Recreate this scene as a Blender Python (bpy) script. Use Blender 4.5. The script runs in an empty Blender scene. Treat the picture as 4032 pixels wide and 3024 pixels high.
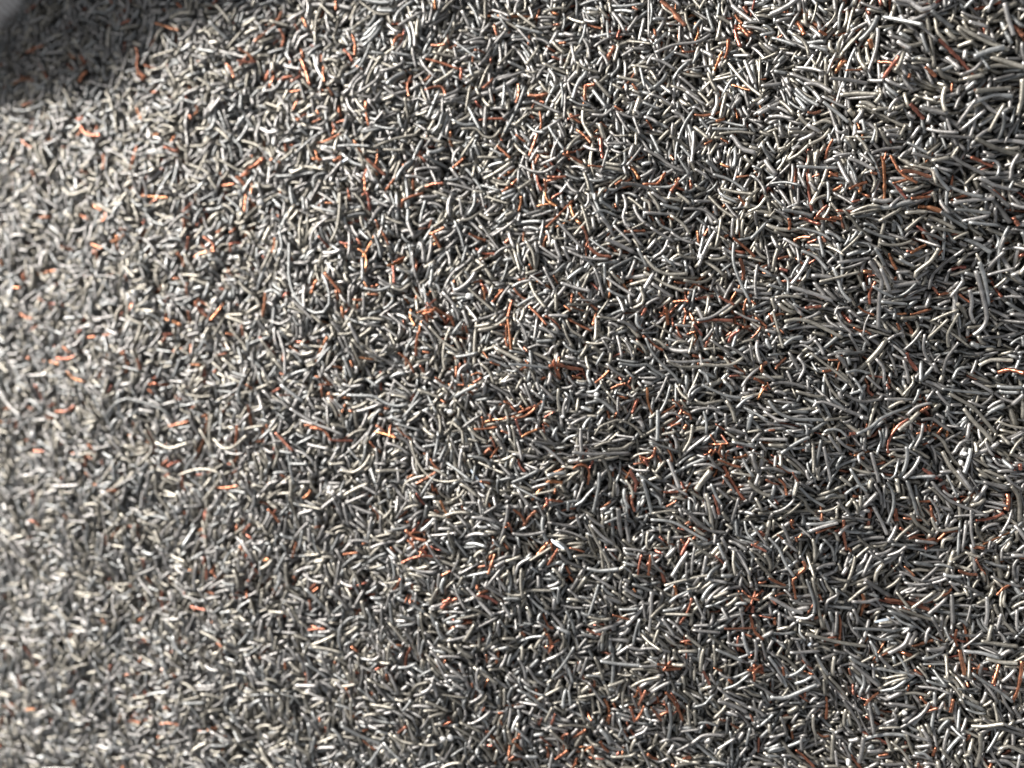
import bpy, math, random
import numpy as np
from mathutils import Matrix, Vector

# ---------------------------------------------------------------- camera, light, exposure
S = bpy.context.scene
MM = 0.001
CAM_D, CAM_T = 153.0, math.radians(16.0)            # millimetres to the heap along the axis, tilt
CAM = np.array([CAM_D*math.sin(CAM_T), 0.0, CAM_D*math.cos(CAM_T)])
LENS, SENSOR = 26.0, 36.0
cd = bpy.data.cameras.new('camera')
cam = bpy.data.objects.new('camera', cd)
S.collection.objects.link(cam)
cam.location = CAM*MM
cam.rotation_euler = (0.0, CAM_T, 0.0)
cd.lens, cd.sensor_width, cd.sensor_fit = LENS, SENSOR, 'HORIZONTAL'
cd.clip_start, cd.clip_end = 0.005, 20.0
cd.dof.use_dof = True
cd.dof.focus_distance = 0.131
cd.dof.aperture_fstop = 10.5
cd.dof.aperture_blades = 0
S.camera = cam

SUN_EL, SUN_AZ = math.radians(29), math.radians(150)   # azimuth counter-clockwise from +X: towards the picture's upper left
w = bpy.data.worlds.new('World'); S.world = w; w.use_nodes = True
nt = w.node_tree; nt.nodes.clear()
sky = nt.nodes.new('ShaderNodeTexSky'); sky.sky_type = 'NISHITA'; sky.sun_disc = False
sky.sun_elevation = SUN_EL; sky.sun_rotation = math.pi/2-SUN_AZ
sky.dust_density = 3.0; sky.air_density = 1.0; sky.ozone_density = 1.0
bg = nt.nodes.new('ShaderNodeBackground'); bg.inputs['Strength'].default_value = 0.066
wo = nt.nodes.new('ShaderNodeOutputWorld')
hs = nt.nodes.new('ShaderNodeHueSaturation'); hs.inputs['Saturation'].default_value = 0.22   # a whitish, hazy sky
nt.links.new(sky.outputs[0], hs.inputs['Color']); nt.links.new(hs.outputs[0], bg.inputs[0]); nt.links.new(bg.outputs[0], wo.inputs[0])
sd = bpy.data.lights.new('sun', 'SUN'); sun = bpy.data.objects.new('sun', sd)
S.collection.objects.link(sun)
sd.energy = 4.5; sd.angle = math.radians(6.0); sd.color = (1.0, 0.955, 0.90)
SUN_DIR = Vector((math.cos(SUN_EL)*math.cos(SUN_AZ), math.cos(SUN_EL)*math.sin(SUN_AZ), math.sin(SUN_EL)))
sun.rotation_euler = SUN_DIR.to_track_quat('Z', 'Y').to_euler()
sun.location = (0, 0, 1)
S.view_settings.view_transform = 'Standard'; S.view_settings.look = 'None'
S.view_settings.gamma = 1.0; S.view_settings.use_curve_mapping = False
S.view_settings.exposure = 0.78
S.cycles.max_bounces = 8; S.cycles.glossy_bounces = 5; S.cycles.diffuse_bounces = 3
S.cycles.sample_clamp_indirect = 6.0

rng = np.random.default_rng(20240611)

# ---------------------------------------------------------------- the lie of the heap (millimetres)
def sstep(a, b, x):
    t = np.clip((x-a)/(b-a), 0, 1); return t*t*(3-2*t)
def heap(x, y):
    z = 17.0*sstep(0, 1, ((x-52)*0.62+(y-8)*0.78)/62.0)*sstep(20, 75, x)
    z = z - 8.0*sstep(0, 1, ((x-10)*0.75+(-y-5)*0.66)/85.0)
    z = z - 2.5*sstep(0, 90, (-x-30)*0.7+(-y-5)*0.7)
    z = z - 0.00042*x*x - 0.00030*y*y
    z = z + 1.3*np.sin(x*0.085+y*0.05+0.6)*np.sin(y*0.09-x*0.03+1.1)
    z = z + 0.55*np.sin(x*0.31+1.7*np.sin(y*0.11))*np.sin(y*0.27+1.3*np.sin(x*0.13))
    return z

W, Hh = 4032.0, 3024.0
F = LENS/SENSOR*W
Rm = np.array([[math.cos(CAM_T), 0, math.sin(CAM_T)], [0, 1, 0], [-math.sin(CAM_T), 0, math.cos(CAM_T)]])
def unproject(px, lift):
    """photo pixels (n,2) -> points on the heap's surface, lift mm above its lie"""
    px = np.asarray(px, float)
    d = np.stack([(px[:, 0]-W/2)/F, -(px[:, 1]-Hh/2)/F, -np.ones(len(px))], 1) @ Rm.T
    t = np.full(len(px), CAM_D)
    for _ in range(25):
        p = CAM+d*t[:, None]
        t = 0.5*t+0.5*(heap(p[:, 0], p[:, 1])+lift-CAM[2])/d[:, 2]
    return CAM+d*t[:, None]
def project(p):
    q = (np.asarray(p)-CAM) @ Rm
    return np.stack([W/2+F*q[:, 0]/-q[:, 2], Hh/2-F*q[:, 1]/-q[:, 2], -q[:, 2]], 1)

# ---------------------------------------------------------------- materials
def mat(name):
    m = bpy.data.materials.new(name); m.use_nodes = True
    n = m.node_tree.nodes; l = m.node_tree.links
    return m, n, l, n['Principled BSDF']
def metal(name, metallic, r0, r1, bump, spots):
    m, n, l, b = mat(name)
    at = n.new('ShaderNodeAttribute'); at.attribute_name = 'tone'
    tc = n.new('ShaderNodeTexCoord')
    n1 = n.new('ShaderNodeTexNoise'); n1.inputs['Scale'].default_value = 900; n1.inputs['Detail'].default_value = 3
    n2 = n.new('ShaderNodeTexNoise'); n2.inputs['Scale'].default_value = 3800; n2.inputs['Detail'].default_value = 2
    for q in (n1, n2): l.new(tc.outputs['Object'], q.inputs['Vector'])
    ramp = n.new('ShaderNodeValToRGB')
    ramp.color_ramp.elements[0].position = 0.35; ramp.color_ramp.elements[0].color = (spots, spots, spots, 1)
    ramp.color_ramp.elements[1].position = 0.62; ramp.color_ramp.elements[1].color = (1, 1, 1, 1)
    l.new(n1.outputs['Fac'], ramp.inputs['Fac'])
    mx = n.new('ShaderNodeMix'); mx.data_type = 'RGBA'; mx.blend_type = 'MULTIPLY'; mx.inputs[0].default_value = 1.0
    l.new(at.outputs['Color'], mx.inputs[6]); l.new(ramp.outputs['Color'], mx.inputs[7])
    l.new(mx.outputs[2], b.inputs['Base Color'])
    mr = n.new('ShaderNodeMapRange'); mr.inputs['To Min'].default_value = r0; mr.inputs['To Max'].default_value = r1
    mr.inputs['From Min'].default_value = 0.3; mr.inputs['From Max'].default_value = 0.7
    l.new(n2.outputs['Fac'], mr.inputs['Value']); l.new(mr.outputs[0], b.inputs['Roughness'])
    b.inputs['Metallic'].default_value = metallic
    bp = n.new('ShaderNodeBump'); bp.inputs['Strength'].default_value = bump; bp.inputs['Distance'].default_value = 0.00006
    l.new(n2.outputs['Fac'], bp.inputs['Height']); l.new(bp.outputs[0], b.inputs['Normal'])
    return m
GREY = metal('dull_grey_metal', 0.86, 0.42, 0.60, 0.75, 0.64)
COPPER = metal('worn_copper', 0.90, 0.26, 0.45, 0.5, 0.55)

# ---------------------------------------------------------------- shapes: tubes built in batches
def tubes(P, ra, rb, roll, sides):
    """P (M,n,3) centre lines, ra/rb (M,n) the two half-widths -> vertices (M,n*sides,3) and one face pattern"""
    M, n, _ = P.shape
    T = np.gradient(P, axis=1)
    T /= np.linalg.norm(T, axis=2, keepdims=True)+1e-12
    up = np.zeros_like(T); up[..., 2] = 1
    steep = np.abs(T[..., 2]).max(1) > 0.92
    up[steep] = (1, 0, 0)
    A = np.cross(T, up); A /= np.linalg.norm(A, axis=2, keepdims=True)+1e-12
    B = np.cross(A, T)
    c, s = np.cos(roll)[:, None, None], np.sin(roll)[:, None, None]
    A, B = A*c+B*s, B*c-A*s
    a = np.arange(sides)*2*math.pi/sides
    V = P[:, :, None, :]+(A*ra[..., None])[:, :, None, :]*np.cos(a)[None, None, :, None]+(B*rb[..., None])[:, :, None, :]*np.sin(a)[None, None, :, None]
    return V.reshape(M, n*sides, 3)
def pattern(n, sides):
    k = np.arange(n-1)[:, None]*sides; j = np.arange(sides)[None]; j2 = (j+1) % sides
    quads = np.stack([k+j, k+sides+j, k+sides+j2, k+j2], -1).reshape(-1, 4)
    caps = np.stack([np.arange(sides), (n-1)*sides+np.arange(sides)[::-1]])
    return quads, caps
def mesh_from(name, blocks, material):
    """blocks: list of (V (M,k,3) in metres, n, sides, tone (M,3))"""
    vs, lv, lt, sm, col, off = [], [], [], [], [], 0
    for V, n, sides, tone in blocks:
        M, k, _ = V.shape
        q, c = pattern(n, sides)
        base = (np.arange(M)*k)[:, None, None]+off
        lv.append(np.concatenate([(base+q[None]).reshape(M, -1), (base+c[None]).reshape(M, -1)], 1).ravel())
        lt.append(np.tile(np.concatenate([np.full(len(q), 4), np.full(2, sides)]), M))
        sm.append(np.tile(np.concatenate([np.ones(len(q), bool), np.zeros(2, bool)]), M))
        vs.append(V.reshape(-1, 3)); col.append(np.repeat(tone, k, 0)); off += M*k
    vs, lv, lt, sm, col = (np.concatenate(a) for a in (vs, lv, lt, sm, col))
    me = bpy.data.meshes.new(name)
    me.vertices.add(len(vs)); me.vertices.foreach_set('co', vs.astype(np.float32).ravel())
    me.loops.add(len(lv)); me.loops.foreach_set('vertex_index', lv.astype(np.int32))
    me.polygons.add(len(lt))
    me.polygons.foreach_set('loop_start', np.concatenate([[0], np.cumsum(lt)[:-1]]).astype(np.int32))
    me.polygons.foreach_set('loop_total', lt.astype(np.int32))
    me.polygons.foreach_set('use_smooth', sm)
    at = me.attributes.new('tone', 'FLOAT_COLOR', 'POINT')
    at.data.foreach_set('color', np.concatenate([col, np.ones((len(col), 1))], 1).astype(np.float32).ravel())
    me.update(calc_edges=True); me.validate()
    me.materials.append(material)
    return me
def link(name, me, loc=(0, 0, 0)):
    o = bpy.data.objects.new(name, me); S.collection.objects.link(o); o.location = loc; return o
def tag(o, label, cat=None, group=None, kind=None):
    o['label'] = label
    if cat: o['category'] = cat
    if group: o['group'] = group
    if kind: o['kind'] = kind

# ---------------------------------------------------------------- structure: the bed under the clippings
X0, X1, Y0, Y1, RES = -158.0, 110.0, -118.0, 116.0, 0.15
gx, gy = np.meshgrid(np.arange(-230, 200.1, 2.0), np.arange(-200, 200.1, 2.0), indexing='ij')
gz = heap(gx, gy)-0.3+0.25*np.sin(gx*2.1)*np.cos(gy*1.7)
nx, ny = gx.shape
idx = np.arange(nx*ny).reshape(nx, ny)
fa = np.stack([idx[:-1, :-1], idx[1:, :-1], idx[1:, 1:], idx[:-1, 1:]], -1).reshape(-1, 4)
me = bpy.data.meshes.new('ground')
me.from_pydata((np.stack([gx, gy, gz], -1).reshape(-1, 3)*MM).tolist(), [], fa.tolist()); me.update()
me.polygons.foreach_set('use_smooth', np.ones(len(fa), bool))
gm, n, l, b = mat('packed_metal_dust')
vo = n.new('ShaderNodeTexVoronoi'); vo.inputs['Scale'].default_value = 900
tc = n.new('ShaderNodeTexCoord'); l.new(tc.outputs['Object'], vo.inputs['Vector'])
rp = n.new('ShaderNodeValToRGB'); rp.color_ramp.elements[0].color = (0.10, 0.098, 0.092, 1); rp.color_ramp.elements[1].color = (0.035, 0.033, 0.03, 1)
l.new(vo.outputs['Distance'], rp.inputs['Fac']); l.new(rp.outputs[0], b.inputs['Base Color'])
b.inputs['Roughness'].default_value = 0.6; b.inputs['Metallic'].default_value = 0.4
bp = n.new('ShaderNodeBump'); bp.inputs['Distance'].default_value = 0.0005; l.new(vo.outputs['Distance'], bp.inputs['Height']); l.new(bp.outputs[0], b.inputs['Normal'])
me.materials.append(gm)
o = link('ground', me); o['kind'] = 'structure'

# ---------------------------------------------------------------- the sack whose side shows in the top left corner
pa, pb = unproject([[122, -4], [-4, 150]], 1.0)
u = (pa-pb); u[2] = 0; u /= np.linalg.norm(u)
out = np.array([-u[1], u[0], 0.0])
if out[0] > 0: out = -out
mid = 0.5*(pa+pb)
prof = [(-0.8, -4), (0, 0), (1.5, 4), (4.0, 10), (7.2, 17), (10.0, 22), (11.5, 25.2), (13.2, 26.4), (15.0, 25.4), (16.2, 22), (17.0, 12), (17.5, -4)]
rim = lambda s: float(np.clip(47+0.3*s, 22, 56))/26.0
na = 90
vsk, fsk = [], []
for i in range(na+1):
    s = -95+190*i/na
    bow = -0.0011*s*s*(1 if abs(s) < 80 else 1)
    for (d, z) in prof:
        k = max(0.0, min(1.0, z/26.0))
        wob = k*(1.6*math.sin(s*0.16+1.0)+0.9*math.sin(s*0.37+z*0.1)+0.5*math.sin(s*0.8))
        p = mid+u*s+out*(d+wob+bow*0.25)
        vsk.append((p[0]*MM, p[1]*MM, (float(heap(p[0], p[1]))*(1-k)+float(heap(mid[0], mid[1]))*k+z*rim(s)+k*1.2*math.sin(s*0.11+2))*MM))
for i in range(na):
    for j in range(len(prof)-1):
        a0 = i*len(prof)+j; fsk.append((a0, a0+len(prof), a0+len(prof)+1, a0+1))
me = bpy.data.meshes.new('sack'); me.from_pydata(vsk, [], fsk); me.update()
me.polygons.foreach_set('use_smooth', np.ones(len(fsk), bool))
sm_, n, l, b = mat('woven_sackcloth')
tc = n.new('ShaderNodeTexCoord'); mp = n.new('ShaderNodeMapping'); mp.inputs['Rotation'].default_value = (0, 0, math.atan2(u[1], u[0]))
l.new(tc.outputs['Object'], mp.inputs['Vector'])
wv = n.new('ShaderNodeTexWave'); wv.inputs['Scale'].default_value = 260; wv.inputs['Distortion'].default_value = 3.0; wv.inputs['Detail'].default_value = 2; wv.bands_direction = 'X'
wv.inputs['Detail Scale'].default_value = 1.2
ns = n.new('ShaderNodeTexNoise'); ns.inputs['Scale'].default_value = 420; ns.inputs['Detail'].default_value = 4
l.new(mp.outputs[0], wv.inputs['Vector']); l.new(mp.outputs[0], ns.inputs['Vector'])
ad = n.new('ShaderNodeMath'); ad.operation = 'MULTIPLY_ADD'; ad.inputs[1].default_value = 0.45
l.new(wv.outputs['Fac'], ad.inputs[0]); l.new(ns.outputs['Fac'], ad.inputs[2])
rp = n.new('ShaderNodeValToRGB'); rp.color_ramp.elements[0].color = (0.55, 0.50, 0.47, 1); rp.color_ramp.elements[1].color = (0.84, 0.81, 0.78, 1)
rp.color_ramp.elements[0].position = 0.3
l.new(ad.outputs[0], rp.inputs['Fac']); l.new(rp.outputs[0], b.inputs['Base Color']); b.inputs['Roughness'].default_value = 0.85
bp = n.new('ShaderNodeBump'); bp.inputs['Distance'].default_value = 0.0003; l.new(ad.outputs[0], bp.inputs['Height']); l.new(bp.outputs[0], b.inputs['Normal'])
me.materials.append(sm_)
so = bpy.data.objects.new('sack', me); S.collection.objects.link(so)
md = so.modifiers.new('smooth', 'SUBSURF'); md.levels = md.render_levels = 2
tag(so, 'pale grey cloth sack side rising out of the top left corner of the heap', 'sack')

# ---------------------------------------------------------------- dropping the clippings one by one onto a height map
NX, NY = int((X1-X0)/RES), int((Y1-Y0)/RES)
cxs, cys = X0+(np.arange(NX)+0.5)*RES, Y0+(np.arange(NY)+0.5)*RES
HM = np.ascontiguousarray(heap(*np.meshgrid(cxs, cys, indexing='ij')))
BASE = HM.copy()
OWN = np.full((NX, NY), -1, np.int32)
HF, OF = HM.ravel(), OWN.ravel()
def cells(x, y):
    i = np.clip(((x-X0)/RES).astype(np.int32), 0, NX-1); j = np.clip(((y-Y0)/RES).astype(np.int32), 0, NY-1)
    return i*NY+j
PL, RAD, KIND, TONE, FLAG = [], [], [], [], []     # every clipping: centre line (n,3), radius, 'g'/'c', colour, traced?
def rest(xy, r):
    """xy (K,N,2) candidate centre lines -> height at the middle, slope, position along the lie (K,N)"""
    K, N, _ = xy.shape
    d = xy[:, -1]-xy[:, 0]; L = np.linalg.norm(d, axis=1, keepdims=True)+1e-9
    small = L[:, 0] < 1.0
    if small.any():
        d[small] = xy[small, N//2]-xy[small, 0]; L = np.linalg.norm(d, axis=1, keepdims=True)+1e-9
    e = d/L; c = xy.mean(1)
    t = ((xy-c[:, None])*e[:, None]).sum(2)
    nrm = np.stack([-e[:, 1], e[:, 0]], 1)*(r*0.62)
    h = HF[cells(xy[..., 0], xy[..., 1])]
    for sgn in (-1, 1):
        q = xy+sgn*nrm[:, None]
        h = np.maximum(h, HF[cells(q[..., 0], q[..., 1])]-r*0.25)
    h = h+r*0.82
    neg, pos = t < -1e-3, t > 1e-3
    tl, tr = np.where(neg, t, -1e9)[:, :, None], np.where(pos, t, 1e9)[:, None, :]
    val = np.where(neg[:, :, None] & pos[:, None, :], (h[:, :, None]*tr-h[:, None, :]*tl)/(tr-tl), -1e9)
    k = val.reshape(K, -1).argmax(1); z = val.reshape(K, -1)[np.arange(K), k]
    i, j = k//N, k % N; a = np.arange(K)
    s = (h[a, j]-h[a, i])/(t[a, j]-t[a, i])
    hc = np.where(np.abs(t) < 0.12*np.abs(t).max(1, keepdims=True), h, -1e9).max(1)
    up = hc > z
    if up.any():
        smax = np.where(neg, (hc[:, None]-h)/np.where(neg, -t, 1), 1e9).min(1)
        smin = np.where(pos, (h-hc[:, None])/np.where(pos, t, 1), -1e9).max(1)
        s2 = np.where(np.abs(smin) < np.abs(smax), smin, smax)
        s = np.where(up, s2, s); z = np.where(up, hc, z)
    return z, np.clip(s, -0.7, 0.7), t
def stamp(p, r, ident):
    L = np.linalg.norm(np.diff(p, axis=0), axis=1); cum = np.concatenate([[0], np.cumsum(L)])
    m = max(3, int(cum[-1]/(RES*0.8))+1); s = np.linspace(0, cum[-1], m)
    q = np.stack([np.interp(s, cum, p[:, k]) for k in range(3)], 1)
    T = np.gradient(q[:, :2], axis=0); T /= np.linalg.norm(T, axis=1, keepdims=True)+1e-9
    for o in np.linspace(-0.95, 0.95, 7 if r > 0.22 else 5):
        ci = cells(q[:, 0]-T[:, 1]*o*r, q[:, 1]+T[:, 0]*o*r)
        zz = q[:, 2]+r*math.sqrt(1-o*o)
        w_ = zz > HF[ci]
        HF[ci[w_]] = zz[w_]; OF[ci[w_]] = ident
def curve(L, N, r_):
    """a random centre line about the origin: straight, bowed, S-shaped or kinked"""
    s = np.linspace(0, 1, N); u_ = r_.random()
    if u_ < 0.56: th = (s-0.5)*r_.normal(0, 0.22)
    elif u_ < 0.88: th = (s-0.5)*r_.choice([-1, 1])*r_.uniform(0.3, 1.0)
    elif u_ < 0.95: th = r_.choice([-1, 1])*r_.uniform(0.25, 0.6)*np.sin(s*2*math.pi+r_.uniform(-.5, .5))
    else: th = r_.choice([-1, 1])*r_.uniform(0.4, 1.1)*(1/(1+np.exp(-(s-r_.uniform(.25, .75))*22)))
    dx = np.cos(th)*L/(N-1); dy = np.sin(th)*L/(N-1)
    p = np.stack([np.concatenate([[0], np.cumsum(0.5*(dx[1:]+dx[:-1]))]), np.concatenate([[0], np.cumsum(0.5*(dy[1:]+dy[:-1]))])], 1)
    p -= p.mean(0); a = math.atan2(p[-1, 1]-p[0, 1], p[-1, 0]-p[0, 0])
    c, s_ = math.cos(-a), math.sin(-a)
    return p @ np.array([[c, s_], [-s_, c]])
def grey_tone(r_):
    v = r_.uniform(0.24, 0.58)
    w_ = r_.random()
    if w_ < 0.32: k = np.array([1.07, 1.01, 0.88])      # a yellowish tinned wire
    elif w_ < 0.75: k = np.array([1.01, 0.98, 0.95])
    else: k = np.array([0.97, 0.99, 0.98])
    return v*k
def copper_tone(r_):
    v = r_.uniform(0.55, 1.05)
    return np.array([0.60, 0.235+0.05*r_.random(), 0.14+0.05*r_.random()])*v
def add(p, r, kind, tone, flag):
    PL.append(p); RAD.append(r); KIND.append(kind); TONE.append(tone); FLAG.append(flag)
    stamp(p, r, len(PL)-1)
def swirl(x, y):
    """which way neighbouring clippings tend to lie"""
    return (1.9*np.sin(x*0.17+2.0*np.sin(y*0.10+0.5))+1.7*np.sin(y*0.21+1.8*np.sin(x*0.13+2.0)+1.0)
            +1.2*np.sin(x*0.47+y*0.29+2.2)+1.0*np.sin(y*0.55-x*0.36+0.4)+0.02*x)
def drop_random(r_, kind, K, Lmed, lo, hi, keep=None):
    L = float(np.clip(Lmed*math.exp(r_.normal(0, 0.48)), lo, hi))
    r = 0.5*float(np.clip(0.60*math.exp(r_.normal(0, 0.17)), 0.30, 1.0))
    if kind == 'c': r *= 0.85
    N = 5 if L < 3 else (7 if L < 6.5 else 11)
    sh = curve(L, N, r_)
    k3 = K//2
    ce = np.stack([r_.uniform(X0+3, X1-3, k3), r_.uniform(Y0+3, Y1-3, k3)], 1)
    ce = np.concatenate([ce, ce+r_.normal(0, 0.35, ce.shape)])
    th = np.where(r_.random(2*k3) < 0.7, swirl(ce[:, 0], ce[:, 1])+r_.normal(0, 0.33, 2*k3), r_.uniform(0, 2*math.pi, 2*k3))
    c, s = np.cos(th), np.sin(th)
    xy = np.stack([sh[None, :, 0]*c[:, None]-sh[None, :, 1]*s[:, None], sh[None, :, 0]*s[:, None]+sh[None, :, 1]*c[:, None]], -1)+ce[:, None]
    z, sl, t = rest(xy, r)
    rel = z-heap(ce[:, 0], ce[:, 1])+60*(((xy-mid[:2])@out[:2]).max(1) > -0.4)
    if keep is not None:
        hit = np.isin(OF[cells(xy[..., 0], xy[..., 1])], KEEP_OFF).any(1)
        rel = rel+hit*50
    rel = rel+np.abs(sl)*0.9
    k = int(rel.argmin())
    if keep is not None and rel[k] > 40: return
    p = np.concatenate([xy[k], (z[k]+sl[k]*t[k])[:, None]], 1)
    add(p, r, kind, grey_tone(r_) if kind == 'g' else copper_tone(r_), 0)
KEEP_OFF = np.array([-5])

AREA = (X1-X0)*(Y1-Y0)
N_FILL = int(AREA*0.85)
for q in range(N_FILL):
    drop_random(rng, 'c' if rng.random() < 0.035 else 'g', 10, 3.3, 1.4, 11.0)
LIFT = float(np.median(HM-BASE))
# clippings that poke up out of the heap, their cut ends to the sky
for q in range(int(AREA*0.012)):
    x, y = rng.uniform(X0+3, X1-3), rng.uniform(Y0+3, Y1-3)
    if (np.array([x, y])-mid[:2])@out[:2] > -2: continue
    L = rng.uniform(1.8, 4.0); el = rng.uniform(0.6, 1.4); az = rng.uniform(0, 2*math.pi)
    r = 0.5*float(np.clip(0.6*math.exp(rng.normal(0, 0.16)), 0.35, 0.9))
    top = float(HF[cells(np.array([x]), np.array([y]))][0])+rng.uniform(-0.1, 0.75)
    e = np.array([math.cos(el)*math.cos(az), math.cos(el)*math.sin(az), math.sin(el)])
    s = np.linspace(-L, 0, 5)[:, None]
    p = np.array([x, y, top])+s*e+np.array([-e[1], e[0], 0])*(s+L/2)**2*rng.normal(0, 0.05)
    add(p, r, 'c' if rng.random() < 0.04 else 'g', grey_tone(rng), 0)

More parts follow.
